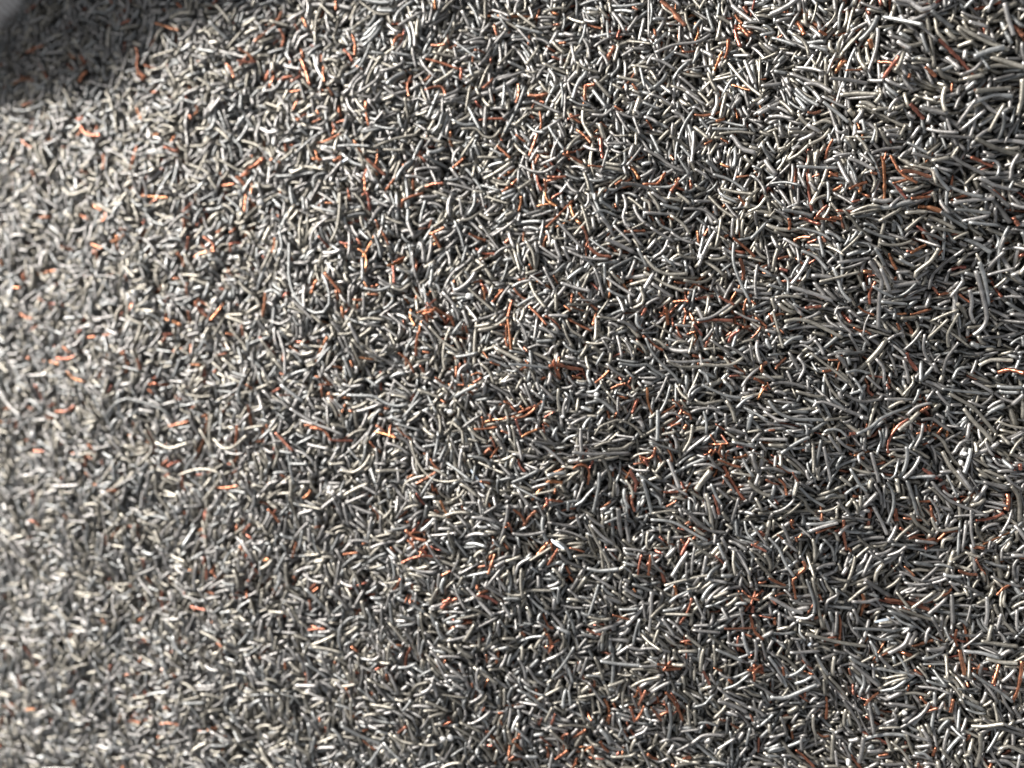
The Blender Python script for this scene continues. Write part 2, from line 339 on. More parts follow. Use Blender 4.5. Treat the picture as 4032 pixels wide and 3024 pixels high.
TRACES = """
T 0 0
c 1195,420 1200,500 1180,570 1200,620 1255,670;1340,200 1430,225 1545,265;250,450 290,420 370,390;120,730 200,700 300,700;580,450 620,490 650,510;560,540 600,570 640,605;700,480 740,560;1250,565 1300,580 1345,590;1945,545 2000,590 2060,690;2090,440 2150,470 2190,520;2080,540 2160,545 2212,530;1175,915 1200,990 1220,1050;1700,910 1710,960 1680,1000;1575,800 1610,850;1640,980 1665,1040;700,1090 740,1150 800,1175 900,1185;890,1330 915,1390 910,1470;200,1170 260,1120;2060,1530 2110,1590 2130,1650;1900,1600 2030,1590;390,1590 410,1540;960,0 975,60;1040,210 1140,170;1310,1170 1380,1160;700,1480 760,1500;1420,1270 1540,1310;2130,1450 2212,1430;1530,30 1560,60
g 640,60 620,150 640,230;740,200 745,290 700,400;660,130 690,270;300,200 400,140;410,210 480,140;1120,0 1110,110 1080,180;1430,300 1500,380 1560,420;1580,300 1680,240 1720,180;1330,510 1430,460 1540,430;1340,630 1420,590 1470,500;790,710 880,740 990,750;130,955 260,960 400,890;445,990 480,1080 510,1140;310,1140 440,1140;700,1200 760,1240 820,1280;1010,1200 1090,1215 1170,1195;1010,950 1010,1060 1030,1170;1380,980 1460,1030 1530,1055;1410,1080 1520,1120;1040,910 1080,980 1130,1000;920,800 960,850 990,970;1450,590 1490,660 1510,740;1880,940 1930,1050 1960,1130;1940,950 1990,1120;900,1270 1000,1320 1130,1390;1080,1300 1200,1350;1700,670 1800,730 1840,790;2060,220 2110,100;960,490 980,370 1000,300;50,380 65,500 60,640;270,640 360,650 450,740;1640,1420 1760,1470 1830,1520;1880,1260 1830,1350;200,1470 205,1600;770,1540 850,1560;1000,1380 1120,1430 1180,1450;1900,1380 1990,1430 2090,1490
T 1 0
c 225,90 180,180 130,240 60,300 0,370;390,510 410,560 440,650 470,740*1.4;400,430 410,500;590,570 590,650 610,720;640,770 670,830;945,870 955,1000 975,1085;840,310 860,380 850,480;760,430 810,480 830,530;520,1235 620,1210 740,1160;0,1440 50,1410 100,1380*1.4;1340,650 1310,740 1330,840;1460,775 1560,745 1620,760 1640,830;1480,520 1600,545 1700,580 1760,600;1780,590 1770,690;2060,210 2070,270 2085,310;1510,380 1560,390 1640,385;1920,1040 2020,1030 2140,1030;1680,1130 1670,1220 1690,1260;2090,1265 2150,1320 2200,1370;1700,1460 1760,1410 1810,1360;1470,1620 1530,1600 1640,1600;1360,1500 1350,1640;935,1520 945,1655;1110,1650 1170,1590 1220,1540;1045,1290 1050,1350 1035,1430;700,1410 745,1350;240,1230 265,1310;215,260 245,330 210,400;110,760 150,640;230,680 320,660;280,790 400,780;400,150 440,240;555,460 565,530;680,1050 780,1040;370,1050 440,960;470,1050 560,1020;1870,480 1875,540;700,10 700,100;1550,5 1555,90;1180,390 1220,310 1260,300;1260,1390 1310,1410;500,1380 590,1390;520,950 550,990
g 900,20 1000,90 1080,120 1170,115;880,15 1050,25 1170,20;1050,70 1190,80;910,310 1000,240 1110,170;900,350 990,310 1060,230;1120,190 1180,250 1230,265;1240,230 1330,170 1440,110;1200,200 1220,130 1300,50 1370,5;1450,20 1455,130 1430,240;1540,1260 1590,1190 1620,1100 1660,990;1710,80 1690,200 1630,350;1510,250 1590,170 1670,100;1820,5 1890,100 1930,230;1990,180 1985,80 1990,5;2020,70 2130,110 2200,150;1710,360 1800,420 1920,510;1790,370 1890,340 1980,330;1540,460 1640,480 1720,480;1180,460 1280,475 1350,490;590,20 540,150 530,260 530,390;620,120 620,200 640,280;470,290 390,330 320,430;290,330 280,490 330,540;240,570 330,590 410,605;340,1330 450,1250 560,1160 620,1120;1000,1280 1150,1220 1280,1190 1400,1165;720,1270 850,1260 1000,1270;860,850 900,910 960,970;990,890 1030,950 1050,1010;770,650 870,600 940,510 1000,380;930,740 1000,610 1090,510;850,860 840,780 880,700 950,650;890,810 1000,740 1070,690;880,830 1000,835;1040,890 1070,760;1090,860 1210,830;1350,900 1380,790 1370,700;1300,850 1310,950 1325,1040;1480,1020 1530,900 1590,790;1610,580 1650,670 1665,750;1540,730 1650,670 1730,610;1360,420 1370,510 1385,590;1860,740 1830,850 1795,960;1930,770 1980,650 2040,570;1700,1040 1800,1080 1900,1070;1770,1110 1900,1110 1970,1180 2060,1190 2130,1110;1980,900 1985,1010 1990,1120;1700,1420 1720,1330 1770,1270;1780,1370 1840,1270 1900,1180;1380,1470 1480,1450 1600,1460;1460,1350 1540,1390 1640,1440;750,1330 830,1400 930,1430;880,1290 920,1370 930,1450;770,1460 820,1530 840,1560;1070,1390 1140,1500;1100,1290 1200,1300 1300,1300;1310,1530 1400,1530 1500,1570;500,1640 500,1540 560,1500 620,1500;600,1550 680,1480 760,1390;70,880 150,910 230,940;80,1020 150,1100;460,1100 530,1110 600,1130;270,1060 310,1140;80,800 150,790 200,750;1960,1490 2050,1480;1940,1600 2020,1620 2110,1650
T 2 0
c 1290,30 1380,90 1430,160 1500,230*1.4;1040,60 1090,90;630,200 700,220 770,230;935,265 910,340;1930,200 1930,280 1960,370 1975,410*1.4;1960,230 2010,290 2050,330;1870,340 1860,450 1840,520;1930,110 1960,180 1990,225;1900,730 1980,760 2060,790;600,735 720,740;140,820 220,830 310,815*1.3;1040,725 1080,780;240,960 255,1060 250,1120;150,1360 190,1260 225,1160;30,1160 110,1220;200,1420 240,1340;480,1040 590,1000;560,1120 630,1180 690,1250;765,1190 770,1290 785,1370;450,1340 530,1370 610,1410;310,1530 470,1525;285,1550 295,1650;890,1600 960,1560;1130,1590 1200,1590 1260,1585 1330,1490;1370,1650 1450,1560;1540,1560 1545,1640;1010,1420 1060,1480 1100,1550;660,1440 790,1450;1160,1030 1190,1070 1210,1110;400,370 470,370;300,410 370,430;360,220 420,215;700,1140 740,1110;890,920 960,960;1370,1340 1400,1390;1800,1410 1880,1450;1760,1050 1840,1030;150,990 190,1020;1230,260 1240,320;2130,690 2200,680;1660,1250 1730,1210;2000,50 2040,100;1940,1530 2050,1520
g 1200,5 1210,100 1195,230;860,45 1000,50 1140,35;860,80 960,90 1060,120;1090,140 1000,280;870,110 940,210 980,290;820,170 830,270 845,360;640,200 620,300 580,380;480,150 560,190 640,210;40,110 130,180 220,250;150,60 185,170;280,130 380,90 480,85;590,50 690,20 800,5;1340,250 1280,340 1220,410;990,360 1100,380 1220,410;1240,470 1400,400 1600,370 1720,300;1500,110 1510,190 1550,280;1600,10 1530,60 1500,110;1210,510 1310,540 1410,600;1440,650 1510,700 1600,780;1110,590 1130,680 1150,760;910,660 1000,680 1100,690;950,490 1050,430;1870,540 1960,660 2050,760 2160,850;2000,590 1890,700 1820,830;1850,810 1820,930 1800,1030;1770,810 1770,910 1730,1010;1730,1110 1880,1120 2030,1130;1790,1160 1950,1150 2100,1170;2010,520 2060,650 2090,730;1900,470 1980,475 2060,480;2000,250 2100,250 2205,265;1640,780 1710,700 1800,680 1920,660;1400,450 1540,490;1390,690 1450,600 1530,530;620,340 660,410 670,510;575,490 570,660;430,720 430,930;460,780 460,900 450,1040;500,860 580,900 680,920;180,880 300,930 420,980;620,930 610,1030 640,1110 700,1200;700,780 760,860 820,940;690,990 800,1000 880,940;880,900 960,810;1130,880 1200,910 1280,940;1290,740 1380,820;1050,1010 1080,1090 1110,1170;910,980 970,1080 1010,1140;1140,1290 1250,1350 1360,1430 1490,1490;1200,1160 1240,1240 1280,1330;1370,1200 1450,1230 1540,1280;1460,1260 1510,1320 1550,1370;1430,1340 1480,1430 1540,1510;1740,1510 1850,1540 1960,1600 2020,1650;1580,1460 1640,1490 1690,1540;120,1060 200,1140 300,1170;10,1230 70,1300 140,1360;480,1310 540,1230 610,1180;340,1390 360,1290 410,1190;60,1420 180,1480 290,1490 370,1440;250,1420 320,1400 400,1380;620,1490 650,1560 670,1650;610,1250 680,1290 750,1310;950,1600 1060,1600 1180,1630;490,1440 570,1440 650,1470;60,1640 180,1550
T 3 0
c 245,170 290,230 315,290*1.3;440,270 510,300;1120,510 1050,600 990,680;580,640 620,580 680,520;1230,900 1280,950 1350,1020*1.3;870,350 900,420;2130,210 2170,270 2205,320*1.3;500,1360 520,1280 560,1200;1060,1340 1100,1430 1150,1510 1280,1590;1140,1490 1270,1490 1410,1530;1760,1350 1850,1390 1950,1430;690,1650 760,1610 850,1580;340,970 400,970 460,945;70,320 130,290;1600,700 1590,790;1580,1650 1610,1500;1210,690 1220,640;530,1480 610,1520;880,1500 940,1510;380,1530 440,1510;1790,770 1840,780
g 950,240 950,350 920,480 870,610;780,390 790,500 850,600;760,410 700,540 640,790;830,240 740,350 640,460;660,5 620,120 610,250;210,310 290,350 340,430 345,500;500,250 570,150 580,90 480,100*0.7;1080,5 1230,10 1310,80 1380,80 1450,20*1.3!;1410,90 1500,170 1600,240;1630,250 1720,330 1820,400;2040,30 2070,150 2120,310;2110,100 2150,180 2205,240;1740,180 1830,200 1910,220;1320,290 1350,380 1380,460;1110,370 1230,430;1040,315 1140,325 1230,350;1170,460 1120,590 1070,660;1160,650 1200,740 1260,800;620,830 750,805 960,800;690,850 820,840 940,830;470,900 580,970 700,1050;460,850 560,890 680,930;780,900 850,890 940,930;510,740 680,710 870,700;870,680 1000,700;30,340 130,360 250,395;240,580 370,590 480,630;240,760 330,850 440,910;370,230 420,290 450,340;5,1010 100,1000 220,1025;1200,1230 1300,1280 1410,1340;890,1330 1000,1290 1160,1270;920,1070 940,1150 930,1240;960,1110 1000,1190 1050,1260;760,1170 830,1240 870,1310;590,1080 590,1130 640,1150 680,1110;340,1260 480,1180 540,1100;160,1390 260,1340 350,1260;240,1460 400,1450 600,1440;10,1590 150,1580 280,1610;690,1370 780,1400 920,1470;690,1400 740,1500 760,1590;1230,1420 1330,1440 1420,1470 1440,1600;1430,1450 1480,1560 1560,1650;1590,1350 1700,1430 1870,1510;1790,1200 1900,1260 2050,1310 2180,1320*1.2;1820,1540 1960,1600 2180,1630;1850,1380 1960,1390 2000,1450 1970,1530;2170,1330 2110,1430 2090,1560;1410,1390 1560,1360;1470,1180 1620,1180 1770,1190;1380,1100 1480,1130 1640,1150;1670,1120 1780,1030 1870,960;1640,1080 1740,930 1780,880;1910,1140 1970,1020 2030,910;1460,590 1500,660 1640,690;1790,790 1950,770 2100,760;2060,500 2205,490;1930,480 2050,530 2205,600;1660,640 1780,600 1850,530;1640,400 1760,370;1280,800 1360,840 1440,880;1620,940 1660,850 1720,770;1020,1170 1130,1170;1000,1140 1150,1100;1130,1200 1160,1140 1190,1080
T 0 1
c 870,130 910,200 895,260;690,200 770,240;350,220 440,215;960,430 1030,410 1080,370;1210,200 1240,280;770,440 840,470 890,490;1640,390 1600,500;1520,520 1570,580 1580,650;1770,390 1850,460 1830,520;2000,450 1995,520;1690,50 1630,120 1580,180;1700,950 1740,1030 1800,1085;1930,950 1880,1040 1830,1110;1640,1030 1660,1140;1420,1095 1500,1120 1570,1150;1010,1080 1070,1040;340,920 390,950;420,965 500,970;160,1050 220,1080 290,1095;700,1300 680,1390;520,1440 590,1440 640,1410;580,1550 640,1610 730,1640;890,1520 850,1620;1200,1440 1210,1540;650,1220 700,1190;740,1260 820,1250;880,1240 940,1225;1880,830 1940,845;1645,1490 1730,1495;1090,720 1100,770;110,825 180,825;1970,690 2010,720;1500,750 1560,745;840,500 850,590;1060,330 1100,320;1590,230 1600,330;2110,10 2115,170;1650,1310 1660,1400;10,590 20,640;1410,1230 1500,1225;1960,1220 2040,1240;1290,1650 1350,1650;2160,60 2190,130;1220,30 1340,40 1450,50;2030,310 1990,360;1900,350 1930,320
g 380,60 450,100 520,140;1140,100 1180,190 1200,270;1250,180 1340,260 1440,290;430,340 500,400 540,440;770,5 765,130;60,230 100,260 130,340;300,420 380,400 430,370;1020,600 1100,550 1180,490;900,470 960,510 1030,540;930,560 1030,590;660,620 690,550 740,610;560,650 660,630;230,580 220,740;850,690 890,780 940,850;890,890 940,930 1020,945!;1050,850 1100,970 1090,1100 1050,1190;1300,800 1260,920 1180,1000;760,1090 850,1090 990,1070;1110,1060 1160,1110 1240,1150;1270,1040 1350,1080 1410,1130;1180,1050 1270,1050;1330,1130 1390,1210 1290,1360;560,930 570,1040;1580,970 1660,920 1740,880;1450,780 1560,800;1830,660 1880,720 1910,790;2060,770 2130,840 2210,900;1810,580 1890,590 1950,650;1980,1110 2020,1210 2120,1340;1780,1290 1830,1370;470,1200 550,1230;570,1510 640,1530 700,1560;220,1580 430,1570;440,1590 560,1590;1230,1390 1330,1420;1460,1630 1590,1640;1840,1470 1930,1550;1600,1550 1720,1540;1150,400 1240,400;2130,410 2080,500;1600,530 1640,640;340,170 420,190
T 1 1
c 960,5 975,60 975,160*1.3;1260,80 1340,40 1450,10;150,390 150,460 130,530;90,870 80,980 60,1080;1040,240 1050,330;1080,330 1120,400 1150,460;870,490 940,530 965,610 960,700;600,700 650,760 700,820 750,880*1.2;1190,610 1280,560;1185,640 1190,720 1190,790;960,880 1060,885;840,930 930,930;880,970 870,1010;1280,920 1310,960;1330,1010 1330,1080 1380,1160;1420,1050 1490,1030 1570,1025;1460,1060 1560,1040;1560,1005 1640,1060 1690,1090 1710,1160;1410,1210 1390,1300 1390,1420;1730,1240 1760,1260 1820,1265;1840,360 1900,390 1980,415;1490,360 1560,340 1640,310;1410,320 1470,310;1870,780 1950,760;2140,840 2090,890 2040,950;1940,590 2010,550;2180,1100 2190,1200 2200,1370;2150,1260 2175,1340;1820,1160 1820,1220;1240,1390 1310,1450 1370,1560;650,1505 740,1520;230,1360 225,1480;190,1570 250,1580;540,1280 545,1310;470,800 500,760;770,460 800,490;1960,1380 2020,1440;1420,1500 1450,1560;1560,1600 1630,1655;1870,1650 1950,1600;1730,1500 1740,1600;1440,1380 1500,1390;2030,1470 2110,1500;1600,1070 1640,1120;590,90 670,95;1250,130 1270,90
g 840,5 910,80 955,170;720,5 720,110;760,20 740,170 710,330 650,440;540,5 620,50 700,110;480,120 590,150 690,170;790,210 870,190 950,185;410,190 380,300 380,500;460,190 440,330 400,510;640,220 540,290 480,380 475,520;200,330 220,470 190,560;820,280 850,340 890,390;980,340 1010,410 1020,490;1040,370 1080,470 1105,580;900,330 950,380 1000,420;1130,220 1210,260 1290,280;1320,260 1350,330 1380,400*1.3!;990,40 1070,90 1160,130;1470,70 1430,180 1410,270;1520,420 1510,510 1490,610;1340,460 1335,630;1900,220 1980,330 2100,500;1740,250 1850,230 1950,150;1900,5 1890,110 1830,200;1940,10 1970,140;1770,60 1780,210;1720,250 1770,370 1800,500;2000,40 2080,70 2190,100;1940,190 2050,250;290,440 300,590 300,740 350,900 450,1000 560,1060 650,1050 680,960 640,820 580,710;430,800 440,920 470,1020;90,640 30,770 5,850;120,1110 220,1140 310,1090;200,1200 250,1330 270,1420 270,1590;230,1200 290,1290;510,1440 570,1390 620,1300;480,1540 440,1600 400,1655;940,830 1050,850 1180,810;1180,820 1260,850 1340,790;820,730 930,710 970,800;940,870 930,980 910,1070;890,1110 970,1090 1120,1105!;880,1260 950,1210 1000,1170;1140,1210 1180,1270 1220,1330;960,1380 1060,1420 1160,1470 1250,1520;1130,870 1190,910;1340,1040 1430,1100 1500,1160;1500,1160 1620,1290 1750,1380;1390,930 1410,1030;1460,800 1480,890 1480,980;1540,620 1530,740 1510,830;1530,640 1470,750;1690,880 1830,890;1840,830 1910,900 1980,960 2060,1030;1700,980 1740,1040 1760,1110;1810,980 1880,1060 1930,1120;2200,800 2140,880 2090,960;2020,1200 1980,1310;2030,1205 2130,1235;1790,1120 1700,1230;600,600 660,670 680,740;910,560 940,660 960,780;1940,1480 2010,1540 2060,1655;760,1420 800,1520 830,1610;160,1600 260,1650;1760,1600 1780,1530 1840,1480
T 2 1
c 290,5 310,70 370,120 400,130;520,60 420,180 300,310;610,300 640,360 655,440;660,470 740,540 860,560;970,340 1060,335 1150,330;885,90 900,130;1280,220 1310,280;1345,210 1400,240;1910,400 2000,470 2100,560;1970,570 2000,680 1995,760;1165,640 1180,680;575,870 650,950 740,1020;140,985 220,1060 300,1150;450,980 510,1030;730,1040 705,1120 700,1160;480,1090 560,1140 690,1200;1390,945 1460,940 1530,945;1400,770 1500,780;1590,800 1660,830;1790,905 1850,940 1920,975;1600,1130 1720,1105 1910,1115;1570,1140 1600,1180 1640,1240;1420,1150 1440,1220 1470,1260;2100,1080 2160,1130 2205,1170;1870,1300 1900,1240 1970,1195;1990,1170 2060,1160;1130,1240 1190,1290 1250,1340 1310,1370;330,1510 400,1490 500,1520 610,1530!;380,1450 395,1600;410,1530 415,1620;70,1540 140,1510;720,1650 780,1600 840,1540;520,1590 600,1610;1030,1600 1000,1655;1120,1070 1160,1000;980,775 1040,755;110,1450 130,1470;2160,1560 2160,1500 2205,1470;95,340 100,430;150,620 160,670;1510,1230 1590,1205;1080,1350 1130,1390;2060,930 2110,970;1600,330 1610,440;1840,375 1870,365;100,1340 140,1380;520,870 510,960;360,720 390,790;920,1600 950,1630;2090,1610 2180,1655;240,1620 290,1600;1490,1000 1505,1050;1380,1080 1390,1160
g 400,260 480,350 600,480;600,110 640,230 680,370;660,5 660,80 630,130;700,200 780,160 900,200;760,70 820,110 890,160;960,20 990,110 960,200 980,280 1020,300;1000,40 1080,100 1140,160;1150,180 1290,185 1410,185;850,420 960,370 1090,360 1170,365;880,290 960,370 1030,440;1030,330 1080,410 1130,470;770,230 830,290 880,380;670,400 760,470 870,540;840,670 930,620 1050,560;490,510 600,560 720,580 830,580;610,570 660,600 710,640;710,650 750,760 790,910;800,620 800,740 790,800;860,690 910,750 970,790;820,740 930,820 1060,900;1140,690 1250,750 1330,800 1490,860;1090,490 1130,570 1170,650;1150,560 1230,660 1340,710 1520,710;1370,740 1500,745 1610,740;1490,775 1590,790 1690,770 1740,710;1210,790 1300,850 1390,910;1200,310 1290,370 1400,430;1240,210 1290,290 1400,340;1370,200 1480,280 1540,370;1480,140 1640,150 1720,200 1790,270;1700,30 1800,140 1920,220;1810,210 1790,350 1760,490;1910,230 1900,390;1950,230 1940,370;2205,250 2130,340 2060,410;2200,40 2130,130 2040,170;2100,170 2120,290;1920,440 1910,590 1960,760 2060,960;2030,830 2120,830 2205,840;1660,590 1760,660 1830,720;2090,470 2150,550 2205,580;1420,5 1490,60 1540,110;1180,5 1240,80 1280,160;1210,5 1340,90;280,650 330,760 380,860;160,780 200,880 290,1000;5,820 80,780 170,760;120,420 180,520 200,660;430,790 560,830 680,860;490,980 600,980 680,970;560,930 740,940;840,930 790,1000 740,1070;900,890 940,960 970,1040;1110,820 1140,910 1120,970 1050,1000;720,1290 730,1190 730,1080;740,1080 870,1100 970,1120;920,1110 1000,1140 1080,1200;470,1100 510,1190 620,1260;240,1150 310,1200 380,1260;440,1140 480,1250 540,1350;910,1240 930,1320 950,1430;1160,1260 1210,1380 1300,1490 1400,1580 1450,1650;1340,1460 1480,1470 1720,1450;1350,1460 1440,1510 1640,1510;1640,1490 1780,1500 1900,1490 2000,1430;900,1440 980,1460 1080,1470;920,1480 1060,1500 1170,1490 1230,1540 1330,1600;1060,1570 1160,1510;820,1480 890,1550 990,1610;1600,1110 1730,1080 1890,970;1920,1030 2030,1090 2140,1120;1210,1130 1300,1180 1380,1230;1410,1150 1550,1160;1650,1290 1740,1180;1570,1240 1550,1330 1530,1400;5,1490 150,1500 320,1520;130,1350 220,1320 320,1330;800,1380 730,1500;210,1290 350,1280;740,1290 800,1260 860,1280
T 3 1
c 1300,120 1390,130 1490,170*1.4!;1230,60 1310,50 1400,40;390,240 470,240 590,250;530,230 640,235;270,235 320,230;240,430 240,400 310,385 370,390;470,380 500,430;580,170 660,170 760,175;720,90 800,60;880,970 880,870 935,770;820,690 900,690*1.4;780,985 830,1030 920,1060;1230,1060 1310,1040 1410,1010;1100,1050 1200,1050;1220,540 1280,500 1360,460;1280,290 1350,340 1410,380;1650,880 1700,920 1750,950;1420,820 1470,880;1470,890 1560,870;1190,1390 1230,1460 1290,1540*1.3;1990,1560 2080,1535 2190,1570*1.3;1720,1580 1770,1605 1810,1620;470,1550 530,1545 560,1530;840,1610 870,1655;1040,1590 1050,1655;5,1050 40,1130;320,1000 460,990;740,1170 800,1200;1120,1130 1140,1190;2130,210 2170,290*1.3;100,660 170,680;85,580 190,550;350,620 410,580;1100,760 1120,730;820,5 880,40;1460,550 1500,510
g 520,5 420,60 370,120;640,160 720,230 790,310 890,380;830,310 960,370 1090,410;600,20 670,70 730,120;710,190 790,150 890,120 960,130;700,210 860,170 970,150;250,310 360,330 470,360 550,410;440,380 460,470 480,560;510,460 590,500 650,550;630,530 720,450 800,370;770,430 870,450 880,510 800,545*0.7;920,490 970,560 1020,640;930,570 1000,680 1060,790;860,610 930,690 980,760 960,900 955,1030 950,1180*1.2;960,670 1010,770 1050,870;570,640 610,770 640,880 710,950;190,820 320,860 450,900 560,940*1.2;5,800 150,840;60,910 290,910;200,800 280,700 360,560;440,780 600,740 790,690;110,700 170,760 170,880;1080,910 1180,880 1280,790;1190,920 1280,860 1380,820;890,820 980,870 1080,910;1470,490 1400,600 1280,690 1270,740;1390,840 1420,720 1530,610 1690,500;1260,375 1370,430 1470,480;1320,360 1430,380 1530,420;1180,340 1260,270 1370,180;1180,185 1370,175;1420,5 1450,80;1490,5 1500,100 1560,190;1480,180 1590,240 1720,310;1610,150 1760,160 1920,185;1680,250 1800,230 1900,210;1390,320 1540,330 1690,350;1600,410 1730,350;1700,400 1820,460 1920,530;1810,610 1860,720 1890,860 1900,970*1.3!;1790,680 1830,810 1860,950 1880,1090 1840,1180 1760,1240*1.2;1730,850 1760,950 1750,1050 1790,1130;1630,970 1680,1010 1730,1090;1570,910 1640,830 1690,760;1470,980 1580,930;1300,1090 1400,1090;1140,1095 1280,1080;1400,1120 1530,1060 1640,1020;970,950 1080,960 1200,970;820,1250 840,1140 900,1020 920,1005*0.8;850,1180 950,1210 1060,1240;1030,1280 1110,1230 1170,1220;140,1120 250,1100 380,1130 500,1190 640,1260;490,1040 530,1120 620,1180;590,1050 650,1150 740,1230;40,1030 70,1130 110,1290 130,1350;30,920 60,1010;370,1390 470,1470 580,1550 690,1640;400,1280 450,1340 480,1410;1170,1370 1260,1290 1340,1190;1360,1280 1460,1190 1550,1100;1560,1340 1550,1230 1640,1050*0.8;1280,1110 1300,1180 1240,1260;1350,1230 1340,1350 1380,1440 1420,1470*0.8;1510,1570 1540,1440 1640,1300;1030,1370 1080,1460 1110,1590;930,1440 990,1520 1000,1650;1170,1450 1200,1550 1220,1655;640,1400 760,1390 860,1370;670,1560 770,1540 890,1570;1820,1500 1930,1450 2120,1455*1.2!;1580,1620 1640,1530 1740,1510;1930,1000 2090,1090;1850,1255 1990,1250 2150,1220;2040,390 2000,500;1880,690 1960,590 2030,520;1970,130 1970,290;2100,100 2205,150;2090,470 2150,430 2205,410;1890,720 2000,690 2130,660;1950,920 2100,900 2205,910;1950,830 2060,740;180,1380 230,1470 270,1540;5,1410 160,1395;220,1340 300,1320 400,1370;320,460 400,510;1130,580 1270,640
T 0 2
c 310,5 340,80 370,170;210,190 300,220;400,200 480,170;390,270 430,295 470,290;500,240 580,235 660,190;5,220 80,210;290,580 380,580;760,520 810,570 830,600;745,620 730,720;1480,90 1530,130 1580,130;1640,215 1690,190;1740,280 1800,265;1150,330 1150,380;2070,360 2060,480 2050,560;2040,570 2050,620 2000,690;1880,890 1960,895 2050,880;1300,5 1440,10;2170,180 2175,370;2020,1180 2040,1260;1700,1310 1790,1320;1480,690 1560,670;550,1130 570,1170;940,920 1010,920;1270,490 1290,520;2140,5 2180,40;1770,1490 1760,1560;220,490 260,480;880,660 890,700;2130,1300 2180,1340;1840,1560 1830,1640
g 10,70 80,180 190,280*1.3!;200,290 330,250;800,10 870,90 930,160;970,290 1000,190 1110,125 1230,150 1400,210 1480,280;1260,120 1340,160 1410,190;1630,90 1730,110 1840,100;1870,60 2030,75;730,200 800,260 850,300 760,350;1270,350 1320,440 1350,500;1360,500 1480,550 1620,510;1840,470 1930,550 2050,540 2200,440;1720,590 1640,690 1600,770;1600,780 1750,730 1900,770 1910,830 1800,1000;1310,710 1350,800 1370,930 1470,1100;420,430 480,580 480,720 490,810 550,860;460,880 570,880 700,870;780,970 850,1020 920,1100;830,1070 880,1200;870,930 990,990 1000,1100;1090,840 1080,940 1050,1030;210,790 330,770;220,940 320,890 390,820;30,890 130,960;370,1180 430,1110 520,1120;310,1270 400,1240 490,1170;560,1200 570,1380*1.4!;640,1050 690,1120;720,1240 740,1340 780,1460;70,1320 140,1420 210,1520;260,1550 310,1630 330,1655*1.3!;450,1420 570,1500;600,1490 640,1580 650,1655;740,1510 730,1655;940,1540 1000,1655;1470,1480 1560,1510 1620,1530;1400,1560 1480,1480;1640,1520 1760,1450;2110,830 2170,940 2200,1000 2150,1120;2120,190 2080,310;1840,260 1820,400 1830,580;490,50 440,130 400,200;960,450 1020,330;1170,610 1260,590 1300,530;30,1030 80,1090*1.5!;1420,1330 1480,1210 1530,1180;2100,1280 2130,1370;1260,760 1350,750;1240,860 1230,1080
T 1 2
c 470,380 560,390 620,440 640,480;640,480 720,490 830,490;980,490 1030,550 1080,590;1500,640 1530,700 1580,750;1890,390 1990,385 2080,370;1980,330 2050,310 2160,300;2030,260 2035,320;2020,460 2050,510 2065,555;110,1080 160,1130 205,1195*1.3;5,500 80,490;1030,410 1110,425 1240,460*0.7;1200,340 1250,420 1340,480*0.7;320,1500 345,1370;750,1475 880,1455;910,1390 945,1370;980,1060 1040,1120 1050,1190;1300,1260 1390,1330 1470,1350*1.3;1270,1540 1330,1510 1410,1490;1340,1280 1460,1280;1320,1340 1390,1410;1450,1400 1490,1480;1440,1470 1540,1490;1470,1390 1530,1430;2060,1470 2030,1570 2010,1640;2130,1380 2180,1430;1600,1655 1690,1610;2150,1240 2200,1220;1540,1090 1580,1115;1550,900 1560,960;1510,850 1530,930;2140,150 2205,175;1590,130 1640,160;520,1240 550,1230;30,1020 90,1050;205,780 250,810;230,100 320,95;1740,5 1810,10;1850,20 1910,5;560,10 660,5;1050,260 1080,265;1110,215 1150,210;720,120 810,120;1940,840 2020,860;1270,1190 1310,1200;90,350 95,385;60,1530 110,1510;800,230 840,240
g 240,5 330,90 400,150*1.4!;10,90 60,150 110,220*1.4!;130,220 200,260 270,310;330,210 440,290 530,350 640,390 750,440;790,95 900,100 1030,105 1140,170 1240,190 1310,170*1.2;1410,50 1500,80 1600,120;1130,40 1230,80 1330,110;1730,110 1820,60 1940,5*1.2;1900,150 1950,210 2000,290;1780,380 1860,320 1940,270;1310,330 1380,290 1440,230;1210,340 1320,370 1430,400;1470,230 1530,280 1570,340;1340,490 1380,620 1450,750 1550,830 1690,840 1780,820;1260,950 1290,860 1380,810 1470,790;1130,510 1230,540 1330,610;1170,610 1250,570;1370,490 1420,550 1470,580;1020,350 970,440 920,540;790,460 870,410 970,390;350,520 440,480 510,440;450,520 540,540 640,560;800,550 860,620 910,670;640,690 770,680;740,740 850,760 940,700 1000,610*1.2;1030,685 1130,690;1200,660 1310,690;920,870 990,910 1060,950;780,1030 870,990 970,950;770,830 750,900 760,970;460,760 480,880 520,950;670,980 710,1060 740,1130*1.3;380,1040 480,1060 590,1080;1140,900 1150,990;1220,980 1220,1110;1310,1010 1260,1090 1220,1160;1430,1270 1500,1210 1550,1150;1510,720 1590,760 1650,800;1640,680 1760,760 1860,830;1770,860 1840,900 1910,970;1800,910 1760,970 1700,1000;1840,380 1920,460 2000,500;1930,1010 1950,1120;2040,950 2080,1060;2090,470 2130,530 2150,600;1710,1330 1780,1420 1840,1490;1490,1360 1540,1470 1640,1610;1390,1350 1410,1480 1420,1560;1500,1130 1590,1140 1690,1180;1680,1270 1690,1360 1720,1460;1760,1640 1850,1590 1920,1550;960,1550 1050,1490 1130,1460;990,1480 1080,1400;490,1290 520,1400 570,1480;460,1190 400,1250 350,1330;500,1640 560,1570;60,1440 20,1500;750,1580 830,1510 890,1480;1800,1390 1890,1380 2000,1400;1950,1450 1980,1500 1990,1580;1220,720 1240,850;160,520 200,620;210,580 320,600;740,220 750,360;860,230 850,380;1690,410 1800,400;2020,5 2100,50 2200,120;2000,150 2130,155;1430,180 1550,180
T 2 2
